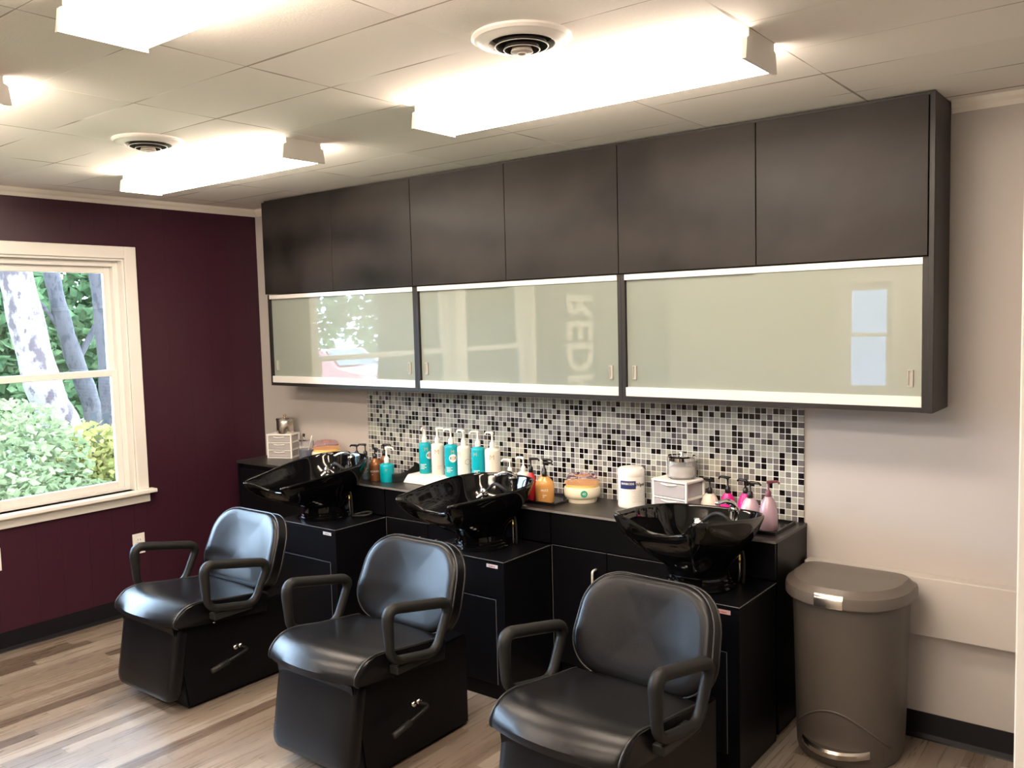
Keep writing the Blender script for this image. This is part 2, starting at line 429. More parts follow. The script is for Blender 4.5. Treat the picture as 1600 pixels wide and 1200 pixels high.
# outlet and cover plate
def plate(name, label, y, z, kind):
    t = thing(name, label, 'outlet', (0, y, z))
    obj('cover_plate', bx(.0, .006, -.036, .036, -.058, .058, bev=.002), M_WHITE, t)
    b = bm()
    if kind:
        for s in (-1, 1):
            loft(b, rrect(.026, .032, .009, 4), [(1, 0), (1, .003)], M=Matrix.Translation((.006, 0, s * .022)) @ Matrix.Rotation(PI / 2, 4, 'Y'))
        b.free()
        for s in (-1, 1):
            o = obj('socket', loft(bm(), rrect(.026, .032, .009, 4), [(1, 0), (1, .003)], M=Matrix.Translation((.006, 0, s * .022)) @ Matrix.Rotation(PI / 2, 4, 'Y')), M_WHITE, t)
            for k in (-.007, .007): obj('slot', bx(.0088, .0094, k - .0011, k + .0011, s * .022 - .004, s * .022 + .006), M_PRINTD, o)
    else:
        for s in (-1, 1): lathe(b, [(0, .009), (.003, .008), (.0035, .006)], 10, (0, 0, 0))
        for v in b.verts: v.co = Vector((v.co.z - .001, v.co.x, v.co.y))
        obj('screw', b, M_STEEL, t)
    return t
plate('wall_outlet', 'cream duplex outlet on the plum wall behind the left chair', -.893, .393, 1)
plate('wall_plate', 'cream cover plate low on the plum wall at the left edge of the photo', -1.655, .475, 0)

# mosaic
struct('trim_6', bx(.975, 3.492, -.007, 0, .767, 1.2255), M_MOSAIC, 'black, grey and white mosaic tile backsplash', 'backsplash')

# ------------------------------------------------------------------ ceiling fixtures
def fixture(x0, y0, label, L=1.22, W=.20):
    t = thing('ceiling_light', label, 'ceiling light', (x0, y0, CZ), group='fluorescent ceiling fixtures')
    obj('housing', bx(.01, L - .01, .03, W - .03, -.022, 0, bev=.002), M_FIX, t)
    prof = [(.026, -.018), (.012, -.026), (.006, -.030), (.0, -.068), (.008, -.075), (W - .008, -.075), (W, -.068), (W - .006, -.030), (W - .012, -.026), (W - .026, -.018)]
    b = bm(); rows = [[b.verts.new((x, p, q)) for p, q in prof] for x in (.012, L - .012)]
    n = len(prof)
    for i in range(n): b.faces.new((rows[0][i], rows[0][(i + 1) % n], rows[1][(i + 1) % n], rows[1][i]))
    b.faces.new(rows[0]); b.faces.new(rows[1][::-1])
    obj('lens', b, M_LENS, t)
    for xa in (0, L - .012):
        b = bm(); pr = [(.014, 0), (.014, -.020), (.002, -.026), (-.005, -.079), (W + .005, -.079), (W - .002, -.026), (W - .014, -.020), (W - .014, 0)]
        r = [[b.verts.new((x, p, q)) for p, q in pr] for x in (xa, xa + .012)]
        for i in range(len(pr)): b.faces.new((r[0][i], r[0][(i + 1) % len(pr)], r[1][(i + 1) % len(pr)], r[1][i]))
        b.faces.new(r[0]); b.faces.new(r[1][::-1])
        obj('end_cap', b, M_FIX, t)
    return t
fixture(2.615, -1.272, 'fluorescent ceiling fixture in front of the right upper cupboards', 1.175)
fixture(.69, -1.255, 'far left fluorescent ceiling fixture close to the plum wall')
fixture(2.735, -2.495, 'nearest fluorescent ceiling fixture, cut by the top edge')
fixture(.80, -2.495, 'fluorescent ceiling fixture cut by the left edge of the photo')
fixture(2.7, -3.9, 'fluorescent ceiling fixture overhead behind the viewer, right one')
fixture(.80, -3.9, 'fluorescent ceiling fixture behind the viewer, by the plum wall')
fixture(2.7, -5.2, 'fluorescent ceiling fixture nearest the front wall, behind the viewer')
def vent(x, y, label):
    t = thing('ceiling_vent', label, 'vent', (x, y, CZ), group='round ceiling diffusers')
    obj('flange', lathe(bm(), [(.128, 0), (.130, -.006), (.122, -.012), (.112, -.012), (.100, -.020), (.086, -.020), (.080, -.006), (.080, 0)], 48), M_VENT, t, True, 35)
    obj('duct', lathe(bm(), [(.081, -.002), (0, -.002)], 32), M_DARK, t)
    for r, z in ((.070, -.026), (.048, -.034)):
        b = lathe(bm(), [(r - .013, -.003), (r, z), (r - .003, z - .001), (r - .0155, -.003)], 48)
        bmesh.ops.recalc_face_normals(b, faces=b.faces)
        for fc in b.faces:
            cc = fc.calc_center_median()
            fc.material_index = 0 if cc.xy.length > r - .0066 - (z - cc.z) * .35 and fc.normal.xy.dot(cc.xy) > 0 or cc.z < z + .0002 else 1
        obj('ring', b, [M_VENT, M_DARK], t, True, 35)  # inner ring faces coloured dark: shade inside the diffuser painted in
    b = lathe(bm(), [(0, -.003), (.016, -.003), (.029, -.040), (.026, -.042), (0, -.042)], 32)
    c = obj('centre_cone', b, mat('vent_cone_grey', (.42, .38, .34), .5), t, True, 35)
    obj('screw_ring', lathe(bm(), [(.008, -.0425), (.010, -.045), (.012, -.042)], 20), M_VENT, c, True)
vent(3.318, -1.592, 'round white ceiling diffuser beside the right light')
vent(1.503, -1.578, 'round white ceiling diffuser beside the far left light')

# ------------------------------------------------------------------ upper cupboards
X0, CW = .394, .6
YD, YL = -.244, -.2275
ZT, ZM, ZB = 2.322, 1.789, 1.2557
upl = ['black-brown two-door upper cupboard at the left, nearest the plum wall', 'black-brown two-door upper cupboard in the middle of the row', 'black-brown two-door upper cupboard at the right end of the row']
gll = ['sliding glass wall cupboard at the left, above the blue jar', 'middle sliding glass wall cupboard with mirrored lettering in its pane', 'sliding glass wall cupboard at the right, reflecting a window']
for k in range(3):
    x = X0 + k * 2 * CW
    t = thing('upper_cabinet', upl[k], 'cabinet', (x, 0, ZM), group='black-brown upper cupboards')
    obj('body', bx(.001, 2 * CW - .001, YD + .02, -.001, .004, CZ - ZM - .004), M_CASE, t)
    for d in range(2):
        obj('door', bx(d * CW + .0015, (d + 1) * CW - .0015, YD, YD + .018, 0.002, ZT - ZM, bev=.0012, seg=1), M_DOOR, t, loc=(0, 0, 0))
    g = thing('glass_cabinet', gll[k], 'cabinet', (x, 0, ZB), group='sliding glass wall cupboards')
    H = ZM - ZB; W = 2 * CW; f = .018
    b = bm()
    e = -.001; box(b, 0.0005, f, YL, e, 0, H); box(b, W - f, W - .0005, YL, e, 0, H); box(b, f, W - f, YL, e, 0, f); box(b, f, W - f, YL + .01, e, H - f, H); box(b, f, W - f, -.012, e, f, H - f)
    obj('body', b, M_CASE, g)
    obj('bottom_track', bx(f, W - f, YL - .003, YL + .024, f, f + .038, bev=.001, seg=1), M_ALU, g)
    obj('top_track', bx(f, W - f, YL - .003, YL + .024, H - f - .008, H - .002, bev=.001, seg=1), M_ALU, g)
    for d, (p0, p1, yy) in enumerate(((f + .002, W / 2 + .012, YL + .013), (W / 2 - .012, W - f - .002, YL + .004))):
        p = obj('sliding_pane', bx(p0, p1, yy, yy + .005, f + .020, H - f + .004), M_GLASSDOOR, g)
        hx = p0 + .035 if d == 0 else p1 - .035
        b = bm(); hz = f + .10
        for a in (-1, 1): box(b, hx + a * .007 - .002, hx + a * .007 + .002, yy - .006, yy, hz - .028, hz + .028, bev=.001, seg=1)
        for a in (-1, 1): box(b, hx - .009, hx + .009, yy - .006, yy, hz + a * .027 - .002, hz + a * .027 + .002)
        box(b, hx - .006, hx + .006, yy - .002, yy, hz - .026, hz + .026)
        obj('pull', b, M_PULL, p)
tag(obj('end_panel', bx(0, .018, -.236, -.001, 0, CZ - ZB - .004, bev=.001, seg=1), M_CASE, loc=(X0 + 6 * CW + .0005, 0, ZB)), 'tall dark end panel closing the right side of the upper cupboards', 'panel')

# ------------------------------------------------------------------ base units
CT, YF = .767, -.335          # counter top height, front
# worktop
t = thing('worktop', 'thin black laminate worktop along the backsplash', 'worktop', (.976, 0, CT - .012))
obj('slab', bx(0, 2.527, YF - .004, 0, 0, .012), M_TOP, t)
obj('edge_band', bx(0, 2.527, YF - .0055, YF - .004, .001, .011), M_EDGE, t)
# left unit (a little taller)
t = thing('base_cabinet', 'black base cupboard at the left end, carrying the three-drawer box', 'cabinet', (.17, 0, 0), group='black base cupboards')
LT = .803; LW = .803
b = bm(); e = -.001; box(b, 0, .018, YF, e, 0, LT - .016); box(b, LW - .018, LW, YF, e, 0, LT - .016); box(b, .018, LW - .018, YF + .02, e, .09, LT - .016); box(b, .018, LW - .018, YF + .05, e, 0, .09)
obj('body', b, M_BLACK, t)
obj('top_panel', bx(-.003, LW, YF - .004, -.001, LT - .016, LT, bev=.001, seg=1), M_TOP, t)
for x0, x1 in ((.021, .300), (.303, LW - .02)):
    d = obj('door', bx(x0, x1, YF + .001, YF + .018, .09, LT - .045, bev=.001, seg=1), M_BLACK, t)
def base_unit(x0, x1, label, doors):
    t = thing('base_cabinet', label, 'cabinet', (x0, 0, 0), group='black base cupboards')
    W = x1 - x0; H = CT - .012
    b = bm(); box(b, 0, W, YF + .018, 0, .08, H); box(b, 0.01, W - .01, YF + .05, 0, 0, .08)
    obj('body', b, M_BLACK, t)
    obj('top_front', bx(.003, W - .003, YF, YF + .017, .616, H - .003, bev=.001, seg=1), M_BLACK, t)
    if doors:
        for d in range(2):
            q = obj('door', bx(.004 + d * (W / 2 - .002), W / 2 - .002 + d * (W / 2 - .002), YF, YF + .017, .085, .611, bev=.0012, seg=1), [M_BLACK], t)
            hx = W / 2 + (-.055 if d == 0 else .055)
            b = bm(); tube(b, fillet([(hx, YF, .533), (hx, YF - .03, .533), (hx, YF - .03, .39), (hx, YF, .39)], .014, 5, False), .0055, 10)
            obj('handle', b, M_ALU, q, True)
            # pale sealed edges of the door show as thin lines
            b = bm(); z0 = .6112; xa = .004 + d * (W / 2 - .002); xb = W / 2 - .002 + d * (W / 2 - .002)
            box(b, xa, xb, YF - .0004, YF, z0 - .0012, z0); 
            if d == 0: box(b, xa, xa + .0015, YF - .0004, YF, .085, z0)
            obj('edge_band', b, M_EDGE, q)
    return t
PW = .442
PX = (.990, 2.033, 3.060)
base_unit(.976, 1.432, 'black low cupboard behind the left basin pedestal', False)
base_unit(1.434, 2.030, 'black two-door base cupboard between the left and middle basins', True)
base_unit(2.032, 2.477, 'black low cupboard behind the middle basin pedestal', False)
base_unit(2.479, 3.056, 'black two-door base cupboard with chrome pulls between middle and right basins', True)
base_unit(3.058, 3.502, 'black low cupboard behind the right basin pedestal', False)
sd = ['left', 'middle', 'right']
PZ, PY = .61, -.67
for k in range(3):
    t = thing('basin_pedestal', ['black box pedestal under the left basin, white sticker at its corner', 'black box pedestal under the middle basin', 'black box pedestal under the right basin, next to the bin'][k], 'pedestal', (PX[k], 0, 0), group='black basin pedestals')
    y1 = YF - .001
    b = bm(); box(b, 0, PW, PY + .018, y1, .0, PZ - .016)
    obj('body', b, M_BLACK, t)
    obj('top_panel', bx(-.002, PW + .002, PY - .002, y1, PZ - .016, PZ, bev=.001, seg=1), M_BLACK, t)
    b = bm(); box(b, -.002, PW + .0025, PY - .0028, PY - .002, PZ - .0035, PZ - .0012); box(b, PW + .002, PW + .0028, PY, y1, PZ - .0035, PZ - .0012)
    obj('edge_band', b, M_EDGE, t)
    obj('apron_panel', bx(0, PW, PY, PY + .018, .447, PZ - .016), M_BLACK, t)
    d = obj('access_door', bx(.012, PW - .046, PY, PY + .017, .075, .442, bev=.001, seg=1), M_BLACK, t)
    b = bm(); box(b, .012, PW - .046, PY - .0006, PY, .4405, .442); box(b, PW - .048, PW - .046, PY - .0006, PY, .075, .442)
    obj('edge_band', b, M_EDGE, d)
    obj('frame_stile', bx(PW - .044, PW, PY, PY + .018, .0, .447), M_BLACK, t)
    s = obj('sticker', bx(PW - .092, PW - .032, PY - .0008, PY, PZ - .034, PZ - .019), M_STICK if k < 1 else M_STICKR if k == 2 else M_STICK, t)
    tag(s, 'small white sticker' if k < 2 else 'small faded red sticker')
    b = text_bm('Redken', .011, .0001)
    for v in b.verts: x, y, z = v.co; v.co = Vector((x + PW - .062, PY - .001 - z, y + PZ - .027))
    obj('print', b, M_NAVY if k == 0 else M_RED, s)

# ------------------------------------------------------------------ shampoo basins
def rim_loop():
    half = [(0, -.295, -.060), (.066, -.303, -.052), (.112, -.338, -.020), (.142, -.378, .0), (.168, -.352, .004), (.188, -.265, .002), (.216, -.110, 0), (.222, .01, 0), (.208, .11, 0), (.160, .188, 0), (.088, .220, 0), (0, .226, 0)]
    pts = half + [(-x, y, z) for x, y, z in half[-2:0:-1]]
    return smooth_path(pts, 4, True)
def make_basin(name):
    R = rim_loop(); n = len(R); b = bm()
    cx, cy = 0, -.005
    def ring(s, z, dipk=1., sh=0., circ=0., rc=.11, blend=0.):
        out = []
        for i, p in enumerate(R):
            q = Vector((cx + (p.x - cx) * s, cy + (p.y - cy) * s + sh, z + p.z * dipk))
            if circ:
                a = math.atan2(p.y - cy, p.x); c = Vector((rc * math.cos(a), rc * math.sin(a) + sh, z)); q = q.lerp(c, circ)
            out.append(b.verts.new(q))
        return out
    outer = [ring(.32, -.245, 0, 0, 1., .106), ring(.40, -.215, .1, 0, .95, .112), ring(.50, -.185, .3, 0, .6, .130), ring(.68, -.140, .5, 0, .2, .15), ring(.86, -.085, .7, 0), ring(.955, -.040, .9), ring(.995, -.014), ring(1.0, -.004), ring(.985, .002), ring(.960, .0)]
    inner = [ring(.938, -.014), ring(.90, -.040, .85), ring(.83, -.085, .6), ring(.70, -.125, .3, .01), ring(.50, -.152, .1, .02), ring(.28, -.165, 0, .03, .5, .06), ring(.12, -.172, 0, .04, 1., .03)]
    rows = outer + inner
    for A, B in zip(rows, rows[1:]):
        for i in range(n): b.faces.new((A[i], A[(i + 1) % n], B[(i + 1) % n], B[i]))
    b.faces.new(rows[0][::-1]); b.faces.new(rows[-1])
    return b
def basin(k, cx, tilt, label, yaw=0.):
    t = thing('shampoo_basin', label, 'basin', (cx, -.50, PZ), yaw * D2R, group='black shampoo basins')
    M = Matrix.Translation((0, 0, .275)) @ Matrix.Rotation(tilt * D2R, 4, 'X')
    b = make_basin('b'); b.transform(M)
    o = obj('bowl', b, M_PORC, t, True)
    md = o.modifiers.new('sub', 'SUBSURF'); md.levels = 1; md.render_levels = 2
    obj('foot', lathe(bm(), [(0, 0), (.128, 0), (.130, .006), (.122, .012), (.122, .020), (.117, .024), (.117, .034), (.112, .038), (.110, .050), (.107, .075), (.104, .12), (.09, .125), (0, .125)], 40), M_PORC, t, True, 40)
    def P(x, y, z): return M @ Vector((x, y, z))
    # drain
    b = lathe(bm(), [(.030, .002), (.027, .005), (.020, .003), (.012, .006), (0, .007)], 24); b.transform(M @ Matrix.Translation((0, .035, -.172)))
    obj('drain_strainer', b, M_CHROME, t, True)
    # faucet
    fx, fy = .080, .140
    b = lathe(bm(), [(0, 0), (.024, 0), (.024, .006), (.019, .010), (.018, .075), (.021, .080), (.021, .092), (.014, .100), (0, .102)], 24); b.transform(M @ Matrix.Translation((fx, fy, -.085)))
    f = obj('faucet', b, M_CHROME, t, True, 40)
    b = bm(); tube(b, [P(*p) for p in smooth_path([(fx, fy, .012), (fx - .005, fy - .02, .030), (fx - .022, fy - .05, .036), (fx - .045, fy - .075, .026)], 5)], [.013] * 5 + [.011] * 5 + [.008] * 5 + [.006], 10, flat=1.)
    obj('lever', b, M_CHROME, f, True)
    sx, sy = -.045, .055
    b = bm(); tube(b, [P(*p) for p in smooth_path([(fx + .02, fy - .03, -.075), (fx + .02, fy - .08, -.035), (.06, .05, -.008), (.015, .07, -.02), (-.02, .075, -.05)], 6)], .0075, 10)
    obj('spray_hose', b, M_RUBBER, t, True)
    b = lathe(bm(), [(0, -.035), (.010, -.034), (.012, -.005), (.022, .004), (.026, .012), (.024, .018), (0, .016)], 24)
    b.transform(M @ Matrix.Translation((-.035, .055, -.062)) @ Matrix.Rotation(-62 * D2R, 4, 'X') @ Matrix.Rotation(20 * D2R, 4, 'Y'))
    h = obj('spray_head', b, M_CHROME, t, True, 40)
    b = lathe(bm(), [(0, .0185), (.021, .019), (.021, .016)], 24); b.transform(M @ Matrix.Translation((-.035, .055, -.062)) @ Matrix.Rotation(-62 * D2R, 4, 'X') @ Matrix.Rotation(20 * D2R, 4, 'Y'))
    tag(obj('spray_face', b, M_RUBBER, h, True), 'dark nozzle plate')
    # supply lines
    for q in range(2):
        x = .118 + q * .018; b = bm()
        tube(b, smooth_path([(x - .03, .07, .17), (x, .075, .12), (x + .004, .078, .05), (x - .002, .085, .002)], 6), .0052, 10)
        hh = obj('supply_hose', b, M_RUBBER if q else M_STEEL, t, True)
        if q == 0:
            b = lathe(bm(), [(0, 0), (.007, 0), (.007, .010), (.0085, .012), (.0085, .022), (.007, .024), (.007, .036), (0, .036)], 12); b.transform(Matrix.Translation((x + .004, .077, .075)))
            obj('brass_fitting', b, M_BRASS, hh, True, 40)
    if k == 0:
        b = bm(); tube(b, smooth_path([(.135, .09, .006), (.19, .13, .020), (.225, .135, .018), (.215, .10, .010), (.15, .065, .006)], 6), .006, 10)
        obj('coiled_hose', b, M_RUBBER, t, True)
    return t
basin(0, 1.140, 8., 'glossy black shampoo basin at the left, tipped forward')
basin(1, 2.215, 2.5, 'glossy black shampoo basin in the middle, in front of the white tray')
basin(2, 3.276, -7., 'glossy black shampoo basin at the right, tipped back', 2.)

# ------------------------------------------------------------------ shampoo chairs
def make_chair(label):
    t = thing('shampoo_chair', label, 'chair', (0, 0, 0), group='black shampoo chairs')
    # local: x across, y=0 at base rear, -y to the front
    b = bm(); pr = [(0, .012), (-.548, .012), (-.60, .372), (0, .372)]
    r = [[b.verts.new((x, y, z)) for y, z in pr] for x in (-.210, .210)]
    for i in range(4): b.faces.new((r[0][i], r[0][(i + 1) % 4], r[1][(i + 1) % 4], r[1][i]))
    b.faces.new(r[0]); b.faces.new(r[1][::-1])
    bmesh.ops.bevel(b, geom=list(b.edges), offset=.006, segments=2, affect='EDGES')
    obj('base_box', b, M_BLACK, t)
    obj('plinth', bx(-.185, .185, -.535, -.01, 0, .014), M_RUBBER, t)
    # padded leg rest at the front
    M = Matrix.Translation((0, -.578, .216)) @ Matrix.Rotation(-9.5 * D2R, 4, 'X') @ Matrix.Rotation(PI / 2, 4, 'X')
    o = [(x, y) for x, y in rrect(.428, .330, .045, 7)]
    o = [(x * (1 if y < -.0 else 1), y) for x, y in o]
    b = loft(bm(), o, [(.97, -.022), (1.0, -.014), (1.0, .016), (.985, .027), (.95, .034), (.85, .038), (.5, .040), (.2, .040)], M=M)
    obj('leg_rest', b, M_LEATHER, t, True, 60)
    # tilted upper part
    T = Matrix.Translation((0, -.62, .395)) @ Matrix.Rotation(-5.5 * D2R, 4, 'X') @ Matrix.Translation((0, .62, -.375))
    # seat: the top panel rolls down over the front, boxed sides with piping
    pr = [(-.150, .350), (-.150, .425), (-.165, .437), (-.20, .440), (-.30, .441), (-.40, .444), (-.48, .449), (-.53, .447), (-.572, .434), (-.602, .411), (-.620, .384), (-.618, .362), (-.598, .352), (-.50, .350), (-.30, .350)]
    XS = [-1, -.965, -.90, -.75, -.5, -.25, 0, .25, .5, .75, .90, .965, 1]
    b = bm(); rows = []
    def seat_pt(u, y, z, k=1.):
        f = max(0, (-y - .33) / .30)
        yy = y - .052 * f * (1 - u * u) + .012 * f
        zz = z + (.006 * (1 - u * u) if z > .43 else 0)
        return T @ Vector((.240 * u, -.40 + (yy + .40) * k, .398 + (zz - .398) * k))
    for u in XS: rows.append([b.verts.new(seat_pt(u, y, z, .955 if abs(u) == 1 else 1.)) for y, z in pr])
    n = len(pr)
    for A, B in zip(rows, rows[1:]):
        for i in range(n): b.faces.new((A[i], A[(i + 1) % n], B[(i + 1) % n], B[i]))
    b.faces.new(rows[0]); b.faces.new(rows[-1][::-1])
    s = obj('seat', b, M_LEATHER, t, True, 40)
    for u in (-.972, .972):
        b = bm(); tube(b, smooth_path([seat_pt(u, y, z, .995) for y, z in pr[1:13]], 3), .0036, 8)
        obj('seat_piping', b, M_PIPING, s, True)
    # backrest
    o = []
    base = fillet([(-.258, 0, 0), (.258, 0, 0), (.228, .318, 0), (-.228, .318, 0)], .11, 8)
    for p in base: o.append((p.x * (1 + .07 * math.sin(PI * max(0, min(1, p.y / .318)))), p.y + (.022 * (1 - (p.x / .25) ** 2) * (1 if p.y > .175 else -1.2))))
    MB = Matrix.Translation((0, -.110, .408)) @ Matrix.Rotation((90 - 20) * D2R, 4, 'X')
    def curve(p): return (p[0], p[1], p[2] + .55 * p[0] ** 2)
    prof = [(.93, -.032), (.985, -.029), (1.0, -.022), (1.0, -.014), (.994, .002), (1.0, .018), (.998, .024), (.97, .036), (.92, .044), (.82, .047), (.6, .046), (.3, .0455), (.1, .0455)]
    b = loft(bm(), o, prof, center=(0, .175), M=MB, shear=curve)
    bk = obj('backrest', b, M_LEATHER, t, True, 70)
    for z in (.025, -.022):
        b = bm(); tube(b, [MB @ Vector(curve((x * .999, .175 + (y - .175) * .999, z))) for x, y in o], .0036, 8, closed=True)
        obj('back_piping', b, M_PIPING, bk, True)
    # arms
    for s in (-1, 1):
        q = [(-.490, .622), (-.480, .432), (-.250, .392), (-.168, .560)]
        P = fillet([(s * .276, y, z) for y, z in q], .050, 7)
        R = []
        for p in P: R.append(.0205 if p.z > .53 else .0165)
        b = bm(); tube(b, P, R, 12, closed=True, flat=1.12)
        a = obj('armrest', b, M_ARM, t, True)
        b = bm(); box(b, min(s * .215, s * .278), max(s * .215, s * .278), -.45, -.26, .372, .402, bev=.004)
        obj('arm_bracket', b, M_RUBBER, a)
    for y, z in ((-.435, .368), (-.412, .345), (-.30, .366)):
        c = lathe(bm(), [(0, .006), (.006, .005), (.007, 0)], 10); c.transform(Matrix.Translation((.211, y, z)) @ Matrix.Rotation(PI / 2, 4, 'Y'))
        obj('bolt', c, M_CHROME, t, True)
    # lever
    b = bm(); tube(b, fillet([(.205, -.300, .205), (.262, -.275, .196), (.268, -.43, .166)], .03, 6, False), .0075, 10)
    lv = obj('recline_lever', b, M_ARM, t, True)
    b = bm(); tube(b, [(.2675, -.385, .1745), (.268, -.47, .158)], .0115, 12)
    obj('grip', b, M_RUBBER, lv, True)
    for yy in (-.318, -.292):
        b = bm(); tube(b, [(.207, yy, .206), (.226, yy, .206)], .010, 12); obj('pivot_bolt', b, M_CHROME, lv, True)
    return t
chair = make_chair('black vinyl shampoo chair at the left, by the plum wall')
chair.location = (1.192, -.927, 0)
for (x, y, lb) in ((2.246, -.894, 'black vinyl shampoo chair in the middle, between two like it'), (3.300, -.864, 'black vinyl shampoo chair at the right, nearest the bin')):
    c = copy_tree(chair); c.location = (x, y, 0); c['label'] = lb
    c.rotation_euler = (0, 0, -2.5 * D2R if x > 3 else 0)

# ------------------------------------------------------------------ pedal bin
t = thing('pedal_bin', 'taupe plastic pedal bin with domed lid, by the wall at the right', 'bin', (3.735, -.10, 0))
def D_out(w, d, r=.05, n=9, y0=0.):
    """D-shaped plan: straight back at y=0, bulging front"""
    out = []
    for k in range(n + 1):
        a = PI / 2 * k / n; out.append((w / 2 - r + r * math.cos(a), y0 - r + r * math.sin(a)))
    for k in range(n + 1):
        a = PI / 2 + PI / 2 * k / n; out.append((-w / 2 + r + r * math.cos(a), y0 - r + r * math.sin(a)))
    m = 24; ys = -r - .05
    for k in range(1, m):
        a = PI + PI * k / m; out.append((w / 2 * math.copysign(abs(math.cos(a)) ** .9, math.cos(a)), ys + (d + ys) * -abs(math.sin(a)) ** .95))
    return out
o = D_out(.402, .330, .06)
b = loft(bm(), o, [(.88, .006), (.90, .02), (.915, .10), (.965, .50), (.98, .594), (.96, .602)], center=(0, -.15))
bd = obj('body', b, M_CAN, t, True, 50)
o2 = D_out(.438, .356, .07, y0=.012)
b = loft(bm(), o2, [(.975, .584), (1.0, .590), (1.0, .616), (.985, .627), (.93, .634), (.90, .642), (.86, .650), (.6, .657), (.25, .659)], center=(0, -.15))
ld = obj('lid', b, M_CANLID, t, True, 28)
b = bm(); rows = []
for k in range(9):
    x = -.053 + .098 * k / 8
    yy = [p[1] for p in o2 if False]
    # front edge of the lid at this x
    best = None
    for (xa, ya), (xb, yb) in zip(o2, o2[1:] + o2[:1]):
        if (xa - x) * (xb - x) <= 0 and xa != xb:
            yv = ya + (yb - ya) * (x - xa) / (xb - xa)
            best = yv if best is None else min(best, yv)
    rows.append([b.verts.new((x, best + e, z)) for e, z in ((-.0012, .588), (-.0015, .616), (.0035, .6285), (.012, .6345))])
for A, B in zip(rows, rows[1:]):
    for i in range(3): b.faces.new((A[i], A[i + 1], B[i + 1], B[i]))
tag(obj('lid_badge', b, M_STEEL, ld, True), 'shiny steel badge')
# kick recess arch and pedal
b = bm(); P = []
def front_y(x, z):
    s = .90 + .015 * (z - .02) / .08 if z < .1 else .915 + .05 * (z - .1) / .4
    best = 0
    for (xa, ya), (xb, yb) in zip(o, o[1:] + o[:1]):
        xa, xb = xa * s, xb * s; ya, yb = -.15 + (ya + .15) * s, -.15 + (yb + .15) * s
        if (xa - x) * (xb - x) <= 0 and xa != xb: best = min(best, ya + (yb - ya) * (x - xa) / (xb - xa))
    return best
for k in range(25):
    x = -.165 + .33 * k / 24; z = .075 + .13 * math.sin(PI * k / 24) ** .8
    P.append((x, front_y(x, z) + .001, z))
tube(b, P, .004, 8); obj('recess_rim', b, M_CAN, bd, True)
b = bm(); rows = []
for k in range(21):
    x = -.155 + .31 * k / 20; zt = .075 + .125 * math.sin(PI * k / 20) ** .8
    rows.append([b.verts.new((x, front_y(x, z) - .0035, z)) for z in (.03, .03 + (zt - .03) * .33, .03 + (zt - .03) * .66, zt)])
for A, B in zip(rows, rows[1:]):
    for i in range(3): b.faces.new((A[i], A[i + 1], B[i + 1], B[i]))
obj('kick_panel', b, mat('bin_kick_plastic', (.075, .062, .053), .5), bd, True)
b = bm(); rows = []
for k in range(17):
    u = -1 + 2 * k / 16; x = .118 * u; y = front_y(x, .08) - .030 * (1 - u * u) - .008
    rows.append([b.verts.new((x, y + .034, .074)), b.verts.new((x, y + .006, .076)), b.verts.new((x, y - .002, .068)), b.verts.new((x, y, .050)), b.verts.new((x, y + .03, .048))])
for A, B in zip(rows, rows[1:]):
    for i in range(5): b.faces.new((A[i], A[(i + 1) % 5], B[(i + 1) % 5], B[i]))
b.faces.new(rows[0]); b.faces.new(rows[-1][::-1])
tag(obj('pedal', b, M_STEEL, t, True, 40), 'brushed steel foot pedal')

# ------------------------------------------------------------------ bottles
def pump_bm(z, h, yaw, style=0, cr=.011, L=.042):
    """collar, stem, head with spout. z = bottle shoulder, h = total height above"""
    b = lathe(bm(), [(0, 0), (cr, 0), (cr * 1.05, .004), (cr, h * .34), (cr * .62, h * .42), (cr * .36, h * .46), (cr * .34, h * .82), (cr * .6, h * .84), (cr * .62, h * .97), (0, h)], 16, (0, 0, z))
    d = Vector((math.cos(yaw), math.sin(yaw), 0))
    p = [Vector((0, 0, z + h * .93)) - d * .006, Vector((0, 0, z + h * .95)) + d * L * .5, Vector((0, 0, z + h * .93)) + d * L * .85, Vector((0, 0, z + h * .80)) + d * L]
    tube(b, smooth_path(p, 4), [.0062] * 4 + [.0055] * 4 + [.0042] * 4 + [.0034], 10)
    if style:   # wide thumb paddle
        for s in (-1, 1):
            e = Vector((-d.y, d.x, 0)); tube(b, [Vector((0, 0, z + h * .95)), Vector((0, 0, z + h * .92)) + e * s * .014 - d * .004], .004, 8)
    return b
